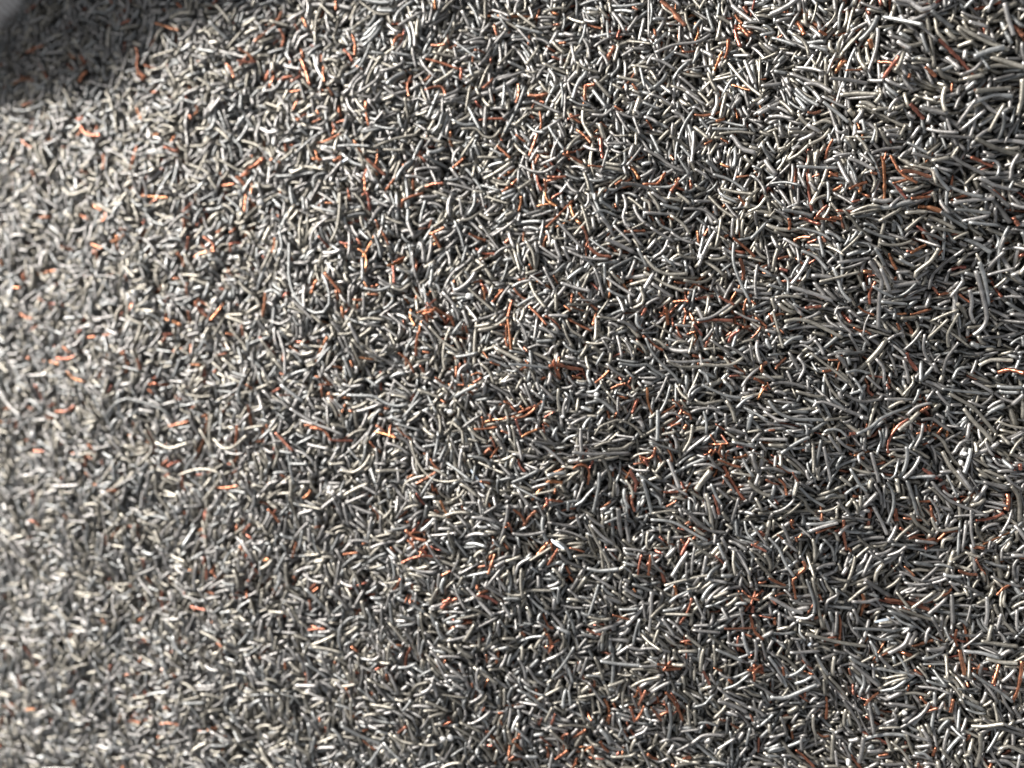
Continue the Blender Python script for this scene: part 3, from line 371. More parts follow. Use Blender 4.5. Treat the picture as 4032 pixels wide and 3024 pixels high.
c 235,165 170,240 80,290 5,280;40,300 60,380 80,450;90,455 150,420 225,390;1170,30 1175,140 1210,260;820,230 840,300;1480,240 1540,270 1550,310;1510,350 1485,390*1.3;1700,520 1790,520 1870,510;1810,530 1790,590 1820,640;1780,650 1880,690 1980,720;1830,710 1870,800 1940,910 2010,1000*1.3;1760,345 1840,400;530,730 570,700 640,700 670,770 650,870;700,660 670,730;1020,740 1050,800 1075,860 1060,930;1030,960 1040,1050 1065,1100;1240,550 1220,620 1160,650 1100,620;1110,640 1150,690;1140,650 1180,710;1310,935 1440,930;1740,960 1770,1050 1790,1130;330,1000 440,1015;760,1075 850,1020;100,1230 150,1150 220,1090;20,1080 80,1130 110,1190;500,1410 560,1425 630,1445;305,1570 350,1500 400,1420;340,1370 350,1440;1200,1470 1190,1560 1180,1650;1460,1480 1500,1400 1540,1330;1500,1210 1540,1185;1230,1440 1300,1460;460,1580 500,1650;1270,1320 1310,1360;2100,1380 2130,1360;1760,1480 1830,1560;870,755 870,800;1730,560 1700,600;1940,540 2000,550;1000,5 1030,40;370,950 380,900;270,330 320,370;1460,850 1490,910;300,980 310,1050;500,1160 550,1155;2150,1270 2180,1300;2160,20 2205,60;1770,740 1740,800;1840,790 1900,820;60,190 100,220;1430,1250 1490,1260
g 720,440 760,370 850,330 930,310 1050,360 1140,450;430,510 490,460 570,440;180,490 290,510 420,520;600,380 600,490 610,580 590,660*1.2;540,580 690,600 830,600 1010,590;600,660 710,640 820,610;830,560 960,555 1060,490*1.2;900,440 980,450 1080,460;690,460 780,500 870,430;720,540 790,510 870,490;1020,650 1090,610 1210,590;930,635 1010,650;780,640 830,740 850,830 830,920;930,660 930,760 900,850;760,760 750,900 700,1110;890,840 870,980;520,1060 600,1020 670,940 730,880;490,1010 480,1100;570,1120 600,1280;650,1120 720,1190 800,1240;800,1200 900,1160 1000,1110;930,1060 930,1190 940,1320*1.8!;980,1180 1000,1280 1015,1370;1080,770 1180,850 1290,920;1130,820 1170,950 1210,1120;1000,700 1060,740 1190,745;1350,650 1400,770 1450,890*1.3;1340,860 1430,910 1520,960;1540,930 1590,960 1650,1000;1590,920 1650,830 1720,740*2.0!;1480,590 1540,480 1560,350;1580,130 1650,170 1830,140;1850,140 1900,220 1930,330*1.3!;1640,5 1750,60 1850,100 1980,120;1600,5 1540,60 1520,180;1270,260 1330,150 1370,5;1330,260 1400,250 1470,290;1420,5 1460,80 1530,140;1650,220 1680,320 1680,430;2070,260 2040,400*1.3;1980,190 2100,250 2205,310;1900,500 2000,520 2110,550;1700,610 1760,700 1830,760;1720,860 1770,980 1810,1040;1730,1050 1760,1170;1960,980 1930,1080 1890,1210;1960,1110 2090,1120*1.4;1280,440 1420,410;1200,1170 1330,1180 1430,1210 1570,1290 1690,1350;1210,1110 1350,1090 1440,1090;1470,1070 1590,1170 1700,1260 1850,1280;1540,1320 1640,1430 1740,1500;1360,1270 1350,1380;1580,1400 1560,1520 1550,1655;670,1210 720,1330 800,1470 840,1560 840,1655;690,1210 780,1310 880,1380;370,1260 500,1280 650,1340;5,1290 130,1300 300,1270;220,1330 350,1310 490,1310;220,1010 260,1090 300,1170;5,870 120,930 260,1000;5,850 120,800 240,740;70,680 150,710 240,740;40,490 70,570 95,660;480,840 540,780 600,740;390,1350 450,1390 500,1460 510,1510;530,1490 640,1480 740,1500;650,1590 750,1610 930,1590;410,1460 480,1540 600,1590;30,1650 60,1560 190,1480;130,1350 190,1440*0.5;960,1420 1060,1430 1160,1450;1210,1450 1230,1540 1310,1630;960,1570 1030,1630;970,1500 1050,1510;1880,1320 1990,1370 2050,1380;2010,1180 2030,1280 2090,1350;2050,1180 2130,1290 2205,1390;2060,1430 2150,1490 2205,1560;1920,1430 1930,1655;1680,1480 1650,1640;1780,1370 1840,1510;1570,700 1700,690 1770,720;1590,540 1700,545;220,270 260,200 280,80;330,260 350,300 390,320;510,350 580,310 650,280;640,70 720,60 770,5;1000,70 1040,110 1090,70;560,240 570,120;920,260 920,110;410,40 410,230;250,400 310,490;2140,500 2200,580
T 3 2
c 1210,300 1130,350 1060,450 1035,540 1045,600;870,5 870,60 910,100;1320,240 1400,190*1.3;1340,350 1350,410;1380,350 1390,410;940,700 1030,675;1330,730 1390,770 1455,815*1.3;800,630 830,640*1.3;710,600 730,620*1.3;210,760 230,800 260,840;90,820 140,870 160,960;60,1000 90,1040;1410,1050 1420,1140 1450,1190;1170,1160 1250,1170 1330,1180;2080,950 2080,1030 2050,1090*1.3;1400,1410 1480,1350 1550,1280 1640,1270;410,1280 490,1255 590,1235;650,1170 650,1270 665,1360 680,1440;210,1170 200,1220 230,1260;300,1530 320,1580 250,1650;1790,1510 1840,1590 1890,1655;1180,1580 1230,1620 1260,1655;1780,1405 1860,1415*1.3;1360,1430 1370,1390;690,530 760,540;5,400 60,395;700,430 750,425;310,500 350,470;80,1300 130,1340;2170,690 2180,740*1.4;1430,340 1470,360;740,970 800,975;890,1080 910,1100;1030,5 1050,40;240,1320 250,1360;700,1420 720,1450
g 380,5 470,90 550,170;240,60 380,100 480,110;660,90 800,150 960,130 990,90;5,140 80,240 220,300 480,310;490,310 600,300 720,280;390,200 430,150 530,170 650,220;660,220 760,260 860,300*1.4;480,420 530,390 620,400 680,460;760,430 880,370 980,290 1250,180;1200,270 1280,200 1410,160;1120,400 1210,330 1310,240*1.3;1000,130 1100,130 1250,130;1310,40 1290,110 1250,170;1500,40 1650,60 1850,80;1560,80 1700,160 1790,220 1880,320 1970,420*1.2;1690,210 1780,330 1860,410 1930,490*1.2!;1450,60 1510,140 1560,190;1570,180 1680,180;1530,230 1650,310;1320,310 1420,300 1480,340 1560,400;1410,420 1500,480 1560,590 1610,670 1670,720;1500,580 1560,700 1650,810 1750,920*1.2;1620,740 1740,910*1.3;1510,700 1560,800 1640,980;1410,530 1450,610 1460,700;1260,560 1340,610 1390,640;1060,600 1140,625 1200,640;1330,340 1310,450 1260,560;1210,390 1270,490;960,400 980,470 940,610;890,590 920,700 960,850*1.2!;780,640 830,700 900,740;830,590 780,620 790,680;690,710 780,750 890,770;980,770 1020,820 1090,790 1130,660*0.7;710,730 780,850 850,930;620,800 720,880;520,440 590,540 630,590;590,460 660,530 780,590;480,540 510,680 540,840;460,480 440,600 410,720*1.2;270,850 360,900 430,950;250,960 310,1000 350,1080 420,1130;270,890 360,980 490,1060;1030,850 1080,940 1080,1060 1030,1200*1.2;1010,870 1000,970 1010,1070;920,860 970,950 980,1040;1200,830 1240,960 1290,1130*1.2;1280,970 1310,1080 1350,1150;1230,1110 1280,1200 1410,1290*1.2;910,1060 980,1190 1030,1300;640,1150 760,1160 880,1170;600,1280 690,1220 780,1200;230,1200 310,1270 370,1320;120,1200 170,1320 200,1390;130,1360 250,1440;330,1210 450,1205 590,1180;360,1270 460,1230 600,1190;480,1340 560,1430 570,1600;330,1450 360,1550 390,1650*1.2;5,1330 90,1420 150,1550 220,1650;390,1340 400,1530;1120,1210 1080,1290 1030,1360;1260,1210 1160,1290 1090,1360;1060,1380 1180,1390 1290,1390;1030,1490 1120,1450 1190,1390;870,1440 930,1490 1000,1530;410,1590 480,1560 580,1550;1410,1150 1450,1250 1530,1260 1640,1240;1270,1350 1360,1360 1450,1370;1410,840 1530,980 1690,1060 1890,1130;1600,1150 1730,1130 1870,1120;1740,1080 1740,1260 1770,1400;1790,1200 1820,1300 1870,1370;1660,1180 1640,1480;1710,1210 1680,1450;1880,870 1830,950 1780,1020*1.3;1850,840 1950,870 2050,900;2090,880 2150,950 2170,1060 2180,1190*1.3;2040,780 2110,860 2205,920;1870,1010 1970,1030 2060,1050*1.2!;1870,1050 2020,1080;2090,1290 2205,1190;2010,1300 2080,1180 2110,1080;2205,460 2140,530 2090,620;2100,480 2205,420;1790,500 1790,590;1870,490 1900,570 1940,620;2030,650 2110,730*1.5;2010,440 2080,520;1900,220 1960,170 2030,140;1990,320 2080,360 2205,380;2205,90 2110,180*1.3;1980,20 2205,30*1.3!;2010,60 2180,70*1.3;1500,1420 1520,1350 1600,1330;1870,1530 2000,1570 2060,1570;1700,1450 1830,1490;1900,1430 1920,1350;1220,810 1430,790!;1120,820 1130,940*1.3!;220,960 250,840!;60,720 70,620;110,710 110,610
T 0 3
c 1660,260 1720,275 1780,290;1760,145 1860,150*1.3!;1060,1275 1140,1255 1210,1270;590,540 620,500;1200,750 1220,690;60,640 50,720;890,370 930,410;1580,560 1610,570;590,1010 620,980;1860,580 1930,610;1590,140 1610,180;2030,150 2060,140;2110,120 2140,190;430,1240 450,1290;1500,840 1530,870;100,1210 150,1170
g 830,30 900,80 940,130;1000,90 1090,130;1190,10 1260,90 1350,180;970,160 1000,250 1060,350*1.3;1080,200 1140,260 1210,320;1500,150 1530,290;420,270 500,240 560,240;240,300 300,380 330,410;440,550 500,610 570,680*1.2;980,590 1060,660 1180,720;1090,570 1140,660;800,740 850,820 940,930;1630,750 1690,680 1770,580;1380,730 1430,830 1480,890;1740,1020 1830,1040 1910,1070!;1680,950 1800,955 1870,940;1940,610 2080,730;1930,1180 1990,1290 2080,1380 2140,1480*1.3!;2080,1410 2205,1410;760,1220 820,1130 900,1040;870,1160 930,1120 960,1050;410,1400 490,1390;50,1230 90,1380 140,1480;30,1040 80,1110 150,1140;300,680 400,720*1.4!;1830,1460 1960,1470;1100,1360 1250,1360;1300,660 1330,740*1.4!;730,170 780,240;1560,1560 1600,1590;700,1460 750,1370;420,80 420,180*1.3;1750,470 1850,530 1930,590;1260,1260 1330,1250;2110,1290 2205,1350;590,1360 660,1340;150,130 160,250
T 1 3
c 715,15 680,70;750,95 745,130;255,270 345,262;920,160 950,130 1000,110*1.3;930,130 970,105;1100,95 1150,105 1200,135*1.3;280,80 310,55;275,115 280,170;520,815 560,840 595,860;530,770 550,765;700,780 740,750;900,450 915,415;925,440 940,415;1140,390 1145,430;645,490 650,530;920,745 970,720;1200,680 1225,675;1210,710 1220,740;140,430 150,460;1070,530 1075,550;1120,670 1135,650;310,700 320,720;1255,840 1260,890;560,85 560,130;775,40 770,70;1095,45 1100,70;1140,770 1145,790;185,3 195,25
g 430,735 500,780 620,835*1.2!;625,835 590,890 565,930;480,870 510,910 550,948;380,760 420,820 470,880;20,850 60,910 115,948*1.4!;170,820 230,860 280,890;250,430 310,470 360,510;290,345 360,360 430,380;195,290 260,320;590,535 625,580 655,610*1.2;510,550 550,590 580,630;665,330 660,420;655,480 645,450;720,470 715,530;765,580 800,540 860,520;660,230 710,290 755,340;805,270 805,380;1040,60 1110,130 1180,190*1.3!;1000,210 1060,200 1120,185;1090,260 1150,230 1200,205;1215,210 1240,260 1265,310;1110,355 1100,280;1150,340 1170,280;930,225 1000,195;910,185 1040,185;850,320 890,360;970,420 1020,375;910,400 1020,400;970,525 1000,540 1040,560;980,740 1050,780 1120,830;1100,850 1150,790 1190,740;1120,830 1150,870 1175,920;970,890 1030,855;930,920 960,870 980,830;870,840 880,910;740,790 740,830 725,880;840,620 900,650 950,670;380,610 385,680 380,750;240,590 260,660;280,710 320,790;120,580 200,600 235,640;5,570 70,565;380,185 430,140;560,270 580,200;600,50 540,90;410,30 490,50;855,10 860,90;885,20 880,90;1240,390 1215,450;1170,590 1210,570;1230,560 1225,650;490,350 520,310;700,250 790,235
T 2 3
c 495,200 530,205 580,215;370,265 400,280 440,290;725,425 780,445 845,465;750,460 835,462;765,565 800,610 830,670 845,720;585,645 600,690 605,725;655,650 635,690 615,715;665,560 645,600 630,630;735,690 780,670;300,805 340,780 370,755;475,740 485,690;130,745 150,700;195,735 215,680;440,810 460,850 480,870;675,870 700,900 720,910*1.3;850,895 890,900*1.4;150,190 180,250 205,260;175,285 195,330 185,375;185,378 210,340;1180,195 1190,230 1205,280 1245,310;1195,150 1190,190*1.3;1140,75 1180,100 1225,110;1165,460 1250,475*1.2;1200,430 1200,510;1235,435 1190,465;945,465 965,500 980,540;1225,810 1220,880;1085,730 1125,755;1030,710 1060,720;1180,690 1195,720;960,735 980,770;600,65 615,80;280,3 300,35;405,830 400,880;250,800 260,850;370,680 400,710;380,905 400,905;720,600 725,640;860,330 890,340;500,640 510,660;1000,455 1040,470;1140,285 1190,300;50,280 60,300;300,870 340,870;35,785 45,800;530,870 520,890;1075,510 1090,530
g 50,75 120,70 210,70;135,95 200,130;235,55 230,130;75,100 130,150 190,185;245,140 300,155 360,160;270,170 300,230 310,290;380,195 440,210 500,205;430,40 410,110 385,190;550,50 600,90 650,115;650,135 660,210;695,70 690,180 680,275;730,260 705,330*1.2;780,130 820,100 890,70;690,200 760,140;905,100 930,160 960,210;900,250 980,240;895,270 960,275 1030,280;930,3 900,50;975,290 1040,340 1110,390;860,290 890,310 940,350;1010,360 1080,390 1150,420;770,215 820,250 850,290;645,270 690,340 720,390;640,290 680,320 750,350;480,310 580,320*1.2;580,370 650,430;535,405 580,440;440,420 540,430 640,440;590,460 680,460 740,475*1.2;635,440 730,440;480,535 560,515;590,550 640,520 740,490;380,530 420,580 470,640;370,490 440,495 460,530;410,400 440,460 455,510;200,500 260,430 310,350;330,360 370,310;20,335 90,305 165,295;250,280 260,320 240,370;340,500 360,440 375,400;30,405 60,460 70,510;215,560 240,510;30,560 90,590 150,640;5,630 70,630 140,635;345,575 385,540*1.3;165,720 200,650;190,760 240,800 290,840;20,745 60,780 100,820;230,740 320,740 410,750;270,910 320,850;280,565 290,640;500,750 505,680;530,800 550,750;620,820 660,890 690,948;775,800 790,720 780,620;640,710 730,715;735,870 770,820;720,780 700,840;890,830 950,790 1050,785*1.2;850,570 890,600 925,635;795,570 840,600 870,635;870,640 880,740;905,660 910,740;1000,710 1040,670 1065,640;1035,565 1110,540 1180,480;1020,545 1080,600 1160,640;980,480 1010,530;905,440 905,515;885,410 885,510;1040,160 1070,210;1130,150 1150,270;1205,310 1205,420;1235,320 1260,420;1060,430 1055,490;800,905 850,920 930,920;1130,840 1200,790;1180,750 1160,830;1070,700 1065,780;1140,3 1130,50;1200,3 1215,70;10,210 30,260;70,180 90,230
T 3 3
c 5,10 80,50 150,80;250,10 210,40 225,100 240,200;810,150 830,220 800,360;610,330 625,400 620,500 620,580 575,605;1600,430 1605,540 1640,610;1640,620 1655,700 1680,780 1690,850*1.2;1970,160 2020,110 2090,70;1500,165 1560,150 1605,120;2190,730 2180,870 2150,990 2110,1085;2005,760 1960,860 1930,920;820,1090 880,1050 960,1020;1330,1185 1400,1150 1460,1120;1170,660 1250,690*1.3;510,1050 510,1150 500,1230;240,1510 320,1570 400,1650;420,1350 470,1380 530,1375;1450,1480 1430,1570;730,930 735,1020;1600,1060 1575,1180;300,830 390,840;60,360 60,430;130,790 140,860;950,1550 1040,1535;1760,790 1890,795;1390,790 1410,770;1740,1370 1730,1440;1300,1610 1290,1655;1720,920 1730,960;1210,330 1230,300;450,170 470,220;320,1000 320,1050;700,800 715,860;1900,1655 1930,1610;30,200 70,240;1220,940 1200,990;1100,660 1190,665
g 385,5 400,120 430,280 470,430*1.2;330,20 370,130 400,250 375,370;320,480 480,530 640,570 850,610*1.2;230,360 330,360 390,310;5,170 100,220 200,280 300,310;860,80 780,140 690,220;720,210 840,215 960,190;1150,10 1080,80 970,140*1.2;830,20 930,90 1060,180*1.3;1180,60 1280,75 1410,65;1420,65 1500,40 1550,15!;1110,140 1160,200 1215,270;1230,280 1350,200 1450,130!;1130,280 1250,320 1370,360 1480,380;1400,340 1460,440 1530,570;1520,430 1560,540*1.2;870,370 850,460 820,570*1.2;730,450 900,450 1100,470;860,500 960,540 1080,545;960,410 1080,400;1360,580 1370,490 1400,440;1220,480 1170,590 1040,670*1.3;1280,480 1210,580*1.2;1330,710 1430,700 1520,650;880,560 930,640 945,740;1110,670 1160,740 1210,830;190,660 330,655 450,650;410,680 470,780 520,850;230,930 310,900 380,850;520,850 620,960 690,1070;20,1045 150,1040 290,990 420,930*1.3;5,700 60,770 120,870 160,960;70,680 160,720 260,810;480,890 490,1020;940,870 1000,900 1090,870 1200,845;960,980 1050,920 1200,860;970,990 1080,960 1180,880;1130,1030 1250,1010 1400,1040*1.2;1370,905 1460,940 1560,970;1430,810 1480,880 1530,940;1280,960 1450,970 1580,1020;1690,650 1830,660 1990,700*1.2!;1880,710 2000,740 2150,750*1.2!;1740,590 1930,590;1850,480 1760,560 1680,620;1720,870 1740,720 1760,700;1880,170 1890,320 1880,430;1590,160 1590,400*1.2;1750,250 1710,400;1730,5 1740,140;1820,730 1840,890;1750,830 1860,900 1990,980 2080,1050;1390,1080 1330,1180 1230,1260 1150,1320*1.2!;1150,1330 1250,1370 1400,1420;1060,1430 1150,1500 1250,1640;650,1070 720,1170 790,1280 800,1340;390,1190 390,1300 420,1390;560,1370 555,1480 550,1600*1.2;820,1380 810,1480 780,1600*1.2;370,1560 440,1510 490,1480;120,1430 200,1530 300,1600;580,1500 600,1640;290,1500 290,1380;1040,1100 1150,1105 1270,1120;1480,1470 1550,1560 1640,1640;1250,1550 1350,1570 1440,1610;1950,1090 1970,1180 1980,1270;1850,1220 1950,1290 2080,1330 2205,1370*1.2;2000,1260 2100,1300 2205,1320;1760,1300 1870,1290 2010,1240;1720,1230 1660,1340;2120,1130 2190,1240;1800,1650 1830,1500 1820,1340*1.2;1990,480 2060,580;1950,240 1990,330;2150,290 2150,420 2160,480;1900,560 1930,420;2110,230 2205,140
"""

# ---------------------------------------------------------------- clippings one can point to, where the photo shows them (tile pixels)
def smooth_line(q, n):
    q = np.asarray(q, float)
    if len(q) == 2:
        d = q[1]-q[0]; m = q.mean(0)+np.array([-d[1], d[0]])*rng.normal(0, 0.025); q = np.array([q[0], m, q[1]])
    e = np.concatenate([[2*q[0]-q[1]], q, [2*q[-1]-q[-2]]])
    seg = np.linalg.norm(np.diff(q, axis=0), axis=1); cum = np.concatenate([[0], np.cumsum(seg)])
    out_ = []
    for s in np.linspace(0, cum[-1], n):
        i = min(len(seg)-1, int(np.searchsorted(cum, s, 'right')-1)); t = (s-cum[i])/seg[i]
        p0, p1, p2, p3 = e[i:i+4]
        out_.append(0.5*((2*p1)+(-p0+p2)*t+(2*p0-5*p1+4*p2-p3)*t*t+(-p0+3*p1-3*p2+p3)*t**3))
    return np.array(out_)
traced = {'c': [], 'g': []}
for ln in TRACES.strip().splitlines():
    if ln[0] == 'T':
        ti, tj = (int(v) for v in ln.split()[1:])
        sc = 1008/1269 if (ti, tj) in ((1, 3), (2, 3)) else 1008/2212
        continue
    kind = ln[0]
    for item in ln[2:].split(';'):
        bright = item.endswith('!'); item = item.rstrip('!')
        th = 1.0
        if '*' in item: item, th_ = item.split('*'); th = float(th_)
        q = np.array([[float(v) for v in xy.split(',')] for xy in item.split()])*sc+np.array([ti*1008, tj*756])
        traced[kind].append((q, th, bright))
def drop_traced(kind, q, th, bright):
    px = smooth_line(q, 15)
    g = unproject(px, LIFT+0.8)[:, :2]
    L = np.linalg.norm(np.diff(g, axis=0), axis=1).sum()
    m = int(np.clip(L/0.9, 7, 15))
    pick = np.linspace(0, 14, m).round().astype(int)
    g2 = g if L > 9 else g[pick]
    r = 0.5*(0.59 if kind == 'g' else 0.50)*th*float(np.clip(math.exp(rng.normal(0, 0.10)), 0.8, 1.25))
    z, sl, t = rest(g2[None], r)
    p = np.concatenate([g2, (z[0]+sl[0]*t[0])[:, None]], 1)
    tone = grey_tone(rng) if kind == 'g' else copper_tone(rng)
    if kind == 'c': tone = np.maximum(tone, np.array([0.64, 0.27, 0.16])*0.72)
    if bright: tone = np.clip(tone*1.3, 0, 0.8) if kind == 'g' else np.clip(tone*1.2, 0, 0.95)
    add(p, r, kind, tone, 1 if not bright else 2)
# small copper bits gathered round the copper ones one can see
hub = unproject(np.array([it[0].mean(0) for it in traced['c']]), LIFT)[:, :2]
near = (np.linalg.norm(hub[:, None]-hub[None], axis=2) < 5.0).sum(1)-1
for c_, nb in zip(hub, near):
    for q in range(rng.poisson(0.15+0.20*nb)):
        ce_ = c_+rng.normal(0, 1.5, 2); L_ = rng.uniform(1.4, 3.6); sh_ = curve(L_, 7, rng); a_ = rng.uniform(0, 6.28)
        g2 = sh_ @ np.array([[math.cos(a_), math.sin(a_)], [-math.sin(a_), math.cos(a_)]])+ce_
        r_c = rng.uniform(0.17, 0.27); z, sl, t = rest(g2[None], r_c)
        add(np.concatenate([g2, (z[0]+sl[0]*t[0])[:, None]], 1), r_c, 'c', copper_tone(rng), 0)
FIRST_TRACED = len(PL)
for it in traced['c']: drop_traced('c', *it)
for it in traced['g']: drop_traced('g', *it)
KEEP_OFF = np.arange(FIRST_TRACED, len(PL))
for q in range(int(AREA*0.16)):
    drop_random(rng, 'c' if rng.random() < 0.02 else 'g', 12, 2.7, 1.3, 6.0, keep=True)

# ---------------------------------------------------------------- which clippings show largest
n_all = len(PL)
ci = np.nonzero(OF >= 0)[0]
pts = np.stack([cxs[ci//NY], cys[ci % NY], HF[ci]], 1)
pr = project(pts)
inside = (pr[:, 0] > 0) & (pr[:, 0] < W) & (pr[:, 1] > 0) & (pr[:, 1] < Hh)
area = np.bincount(OF[ci][inside], weights=(F*RES/pr[inside, 2])**2, minlength=n_all)
KIND = np.array(KIND)
single = {}
for kind in 'gc':
    ids = np.nonzero(KIND == kind)[0]
    single[kind] = ids[np.argsort(-area[ids])][:300]
chosen = set(int(i) for k in 'gc' for i in single[k])

# ---------------------------------------------------------------- building them
def profile(n, r, kind, r_, m):
    """half-widths along m clippings of n rings: slight waists, pinched or squared ends"""
    s = np.linspace(0, 1, n)[None]
    amp = 0.16 if kind == 'c' else 0.035
    nz = 1+amp*r_.normal(0, 1, (m, n))
    ra = r[:, None]*nz; rb = r[:, None]*(1+amp*r_.normal(0, 1, (m, n)))
    pin = (r_.random(m) < 0.3)[:, None]*np.exp(-((s if r_.random() < .5 else 1-s)/0.10)**2)
    ra = ra*(1+0.15*pin); rb = rb*(1-0.45*pin)
    if kind == 'c':
        fl = r_.uniform(0.65, 1.0, m)[:, None]; rb = rb*fl; ra = ra*(1+0.25*(1-fl))
    ra[:, [0, -1]] *= 0.86; rb[:, [0, -1]] *= 0.86
    return ra, rb
def resample(p, n):
    L = np.linalg.norm(np.diff(p, axis=0), axis=1); cum = np.concatenate([[0], np.cumsum(L)])
    s = np.linspace(0, cum[-1], n-2) if n > 4 else np.linspace(0, cum[-1], n)
    if n > 4:
        e = min(0.07, cum[-1]*0.04); s = np.concatenate([[0], [e], s[1:-1], [cum[-1]-e], [cum[-1]]])
    return np.stack([np.interp(s, cum, p[:, k]) for k in range(3)], 1)
RAD = np.array(RAD); TONE = np.array(TONE)
for kind, name, material, lab in (('g', 'grey_wire_clippings', GREY, 'countless short grey wire clippings making up the mass of the heap'),
                                  ('c', 'copper_wire_clippings', COPPER, 'small copper wire bits scattered among the grey clippings of the heap')):
    groups = {}
    for i in np.nonzero(KIND == kind)[0]:
        if int(i) in chosen: continue
        groups.setdefault(len(PL[i]), []).append(i)
    blocks = []
    for n_, ids in groups.items():
        ids = np.array(ids); P = np.stack([PL[i] for i in ids])
        if n_ == 5: P, nn = P, 5
        else: nn = n_
        ra, rb = profile(nn, RAD[ids], kind, rng, len(ids))
        V = tubes(P, ra, rb, rng.uniform(0, 6.28, len(ids)) if kind == 'c' else rng.normal(0, .4, len(ids)), 6)
        blocks.append((V*MM, nn, 6, TONE[ids]))
    o = link(name, mesh_from(name, blocks, material))
    tag(o, lab, kind='stuff')

def describe(i, kind):
    p = PL[i]; pr = project(p)
    L = np.linalg.norm(np.diff(p, axis=0), axis=1).sum()
    size = 'long' if L > 9.5 else ('short' if L < 4.5 else 'middling')
    d = np.diff(pr[:, :2], axis=0); a = np.unwrap(np.arctan2(-d[:, 1], d[:, 0])); da = np.diff(a)
    net, tot = a[-1]-a[0], np.abs(da).sum()
    if tot < 0.35: shape = 'straight'
    elif abs(net) < 0.55*tot and tot > 0.6: shape = 'S-bent'
    elif abs(net) > 2.0: shape = 'looping'
    elif np.abs(da).max() > 0.45: shape = 'kinked'
    elif abs(net) > 0.9: shape = 'hooked'
    else: shape = 'gently bowed'
    e = pr[-1, :2]-pr[0, :2]; th = math.degrees(math.atan2(-e[1], e[0])) % 180
    lie = 'lying level' if th < 20 or th > 160 else ('standing upright' if 70 < th < 110 else ('slanting up to the right' if th < 90 else 'slanting up to the left'))
    thick = 'thick ' if RAD[i] > (0.38 if kind == 'g' else 0.32) else ('thin ' if RAD[i] < (0.235 if kind == 'g' else 0.19) else '')
    size = '' if size == 'middling' else size+' '
    what = 'grey wire' if kind == 'g' else 'copper wire'
    c = pr[len(pr)//2]
    return f'{size}{thick}{shape} {what} {lie}, ', c[0]/W*100, c[1]/Hh*100
used = set()
for kind, name, material, cat, grp in (('g', 'grey_wire_clipping', GREY, 'wire clipping', 'grey wire clippings lying on top of the heap'),
                                       ('c', 'copper_wire_clipping', COPPER, 'copper strand', 'copper wire clippings lying in the heap')):
    ids = single[kind]
    for i in ids:
        i = int(i); P = resample(PL[i], 16)
        ra, rb = profile(16, RAD[i:i+1], kind, rng, 1)
        ra[:, [0, -1]] *= 0.9; rb[:, [0, -1]] *= 0.9
        V = tubes(P[None], ra, rb, rng.uniform(-.5, .5, 1), 10)
        base = np.array([P[:, 0].mean(), P[:, 1].mean(), P[:, 2].min()-RAD[i]])
        o = link(name, mesh_from(name, [((V-base)*MM, 16, 10, TONE[i:i+1])], material), base*MM)
        text, ax, dn = describe(i, kind)
        label = f'{text}{ax:.0f}% across and {dn:.0f}% down'
        if label in used: label = f'{text}{ax:.1f}% across and {dn:.1f}% down'
        used.add(label)
        tag(o, label, cat, grp)

# ---------------------------------------------------------------- pale beads added to imitate cut-end glints, and slivers, among the clippings
glint_mat, n, l, b = mat('glint_bead')  # whitish colour stands in for glints on cut wire ends
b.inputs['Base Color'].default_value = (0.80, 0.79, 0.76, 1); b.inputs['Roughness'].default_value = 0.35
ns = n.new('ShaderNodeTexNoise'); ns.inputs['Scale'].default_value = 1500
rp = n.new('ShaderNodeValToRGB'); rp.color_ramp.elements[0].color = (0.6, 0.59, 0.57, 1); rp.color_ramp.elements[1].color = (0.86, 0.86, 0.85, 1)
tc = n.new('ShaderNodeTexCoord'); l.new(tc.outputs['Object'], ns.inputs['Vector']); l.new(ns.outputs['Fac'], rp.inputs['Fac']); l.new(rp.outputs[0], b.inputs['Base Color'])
import bmesh
GLINTS = [(2153, 1687, 15), (2217, 1640, 9), (2348, 1555, 12), (2668, 1695, 7), (137, 1710, 11), (775, 1725, 11), (895, 1727, 15), (695, 2004, 13), (75, 1533, 10),
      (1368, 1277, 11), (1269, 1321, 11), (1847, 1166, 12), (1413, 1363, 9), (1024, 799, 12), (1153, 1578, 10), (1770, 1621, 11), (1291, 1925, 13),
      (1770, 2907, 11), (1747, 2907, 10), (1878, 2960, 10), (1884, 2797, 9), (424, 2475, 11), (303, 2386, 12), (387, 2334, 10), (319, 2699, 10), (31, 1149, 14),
      (503, 1174, 11), (533, 1152, 12), (3799, 1787, 10), (3790, 1825, 12), (3562, 2806, 9), (3342, 3003, 10), (3397, 2030, 8), (2760, 1010, 10), (3395, 1645, 8), (2149, 1147, 9)]
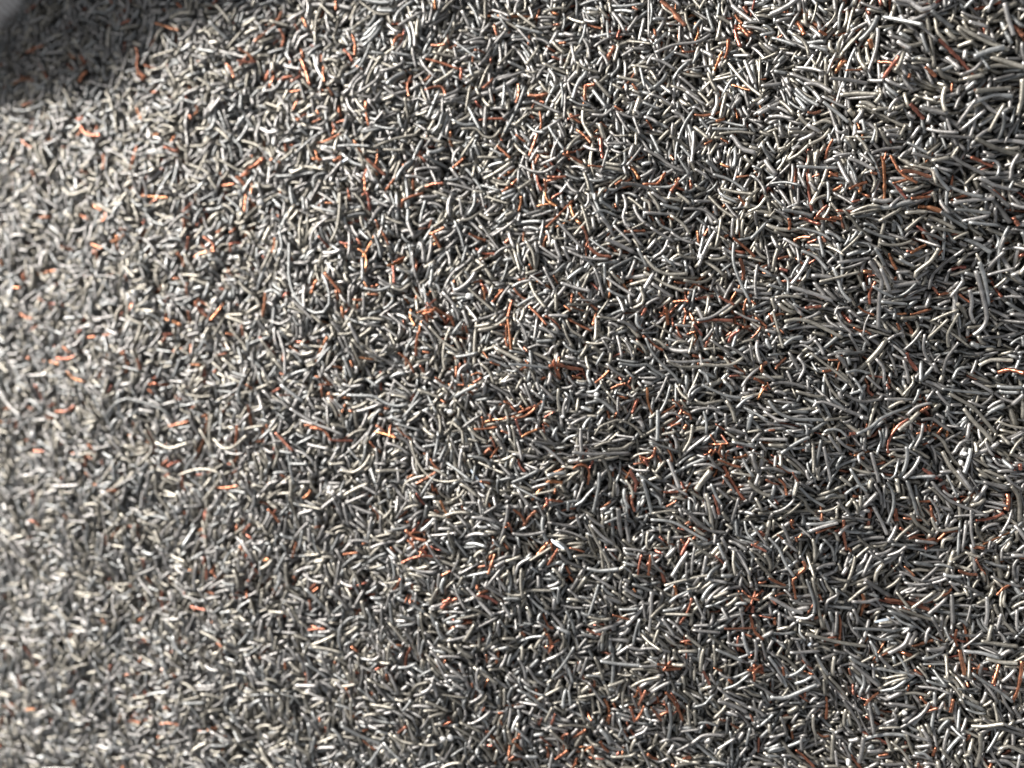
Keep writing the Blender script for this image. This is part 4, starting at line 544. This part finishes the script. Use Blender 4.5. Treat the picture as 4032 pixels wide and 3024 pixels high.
for (px, py, pr_) in GLINTS:
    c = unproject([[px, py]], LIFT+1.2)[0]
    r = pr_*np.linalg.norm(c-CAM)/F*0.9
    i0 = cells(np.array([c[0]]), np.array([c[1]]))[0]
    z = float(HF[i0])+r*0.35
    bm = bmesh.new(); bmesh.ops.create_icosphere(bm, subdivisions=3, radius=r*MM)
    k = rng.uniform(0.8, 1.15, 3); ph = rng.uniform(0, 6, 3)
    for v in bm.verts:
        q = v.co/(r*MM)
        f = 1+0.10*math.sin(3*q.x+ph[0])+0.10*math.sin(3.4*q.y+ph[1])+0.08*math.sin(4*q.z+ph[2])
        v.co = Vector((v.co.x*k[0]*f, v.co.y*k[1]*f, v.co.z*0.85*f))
    me = bpy.data.meshes.new('glint_bead'); bm.to_mesh(me); bm.free()
    me.polygons.foreach_set('use_smooth', np.ones(len(me.polygons), bool)); me.materials.append(glint_mat)
    o = link('glint_bead', me, (c[0]*MM, c[1]*MM, z*MM))
    tag(o, f'small round bead imitating a whitish granule among grey wire clippings, {px/W*100:.0f}% across and {py/Hh*100:.0f}% down', 'glint', 'pale beads imitating glints on the heap')
sl, n, l, b = mat('pale_blue_film')
b.inputs['Base Color'].default_value = (0.62, 0.70, 0.80, 1); b.inputs['Roughness'].default_value = 0.25
for (x0, y0, x1, y1, wd) in ((1848, 1852, 1900, 1925, 9), (2166, 2128, 2222, 2160, 12), (1318, 650, 1368, 625, 8), (3446, 2452, 3528, 2440, 9), (3184, 2550, 3192, 2534, 8)):
    a_, b_ = unproject([[x0, y0], [x1, y1]], LIFT+1.4)
    for p in (a_, b_): p[2] = float(HF[cells(p[:1], p[1:2])][0])+0.2
    d = b_-a_; L = np.linalg.norm(d); e = d/L; sd_ = np.cross(e, [0, 0, 1.0]); hw = wd*0.5*np.linalg.norm(a_-CAM)/F
    bm = bmesh.new(); rings = []
    for s in np.linspace(0, 1, 9):
        k = hw*(0.25+0.75*math.sin(math.pi*(0.12+0.8*s)))
        c = a_+d*s+np.array([0, 0, 0.25*math.sin(math.pi*s)])
        rings.append([bm.verts.new(((c+sd_*k*q+np.array([0, 0, h_]))-a_)*MM) for q, h_ in ((-1, 0), (1, 0.05), (1, 0.13), (-1, 0.08))])
    for r0, r1 in zip(rings, rings[1:]):
        for j in range(4): bm.faces.new((r0[j], r0[(j+1) % 4], r1[(j+1) % 4], r1[j]))
    bm.faces.new(rings[0][::-1]); bm.faces.new(rings[-1])
    bmesh.ops.recalc_face_normals(bm, faces=bm.faces)
    me = bpy.data.meshes.new('film_sliver'); bm.to_mesh(me); bm.free(); me.materials.append(sl)
    o = link('film_sliver', me, a_*MM)
    tag(o, f'small pale bluish sliver lying on grey wires, {x0/W*100:.0f}% across and {y0/Hh*100:.0f}% down', 'sliver', 'pale bluish slivers')
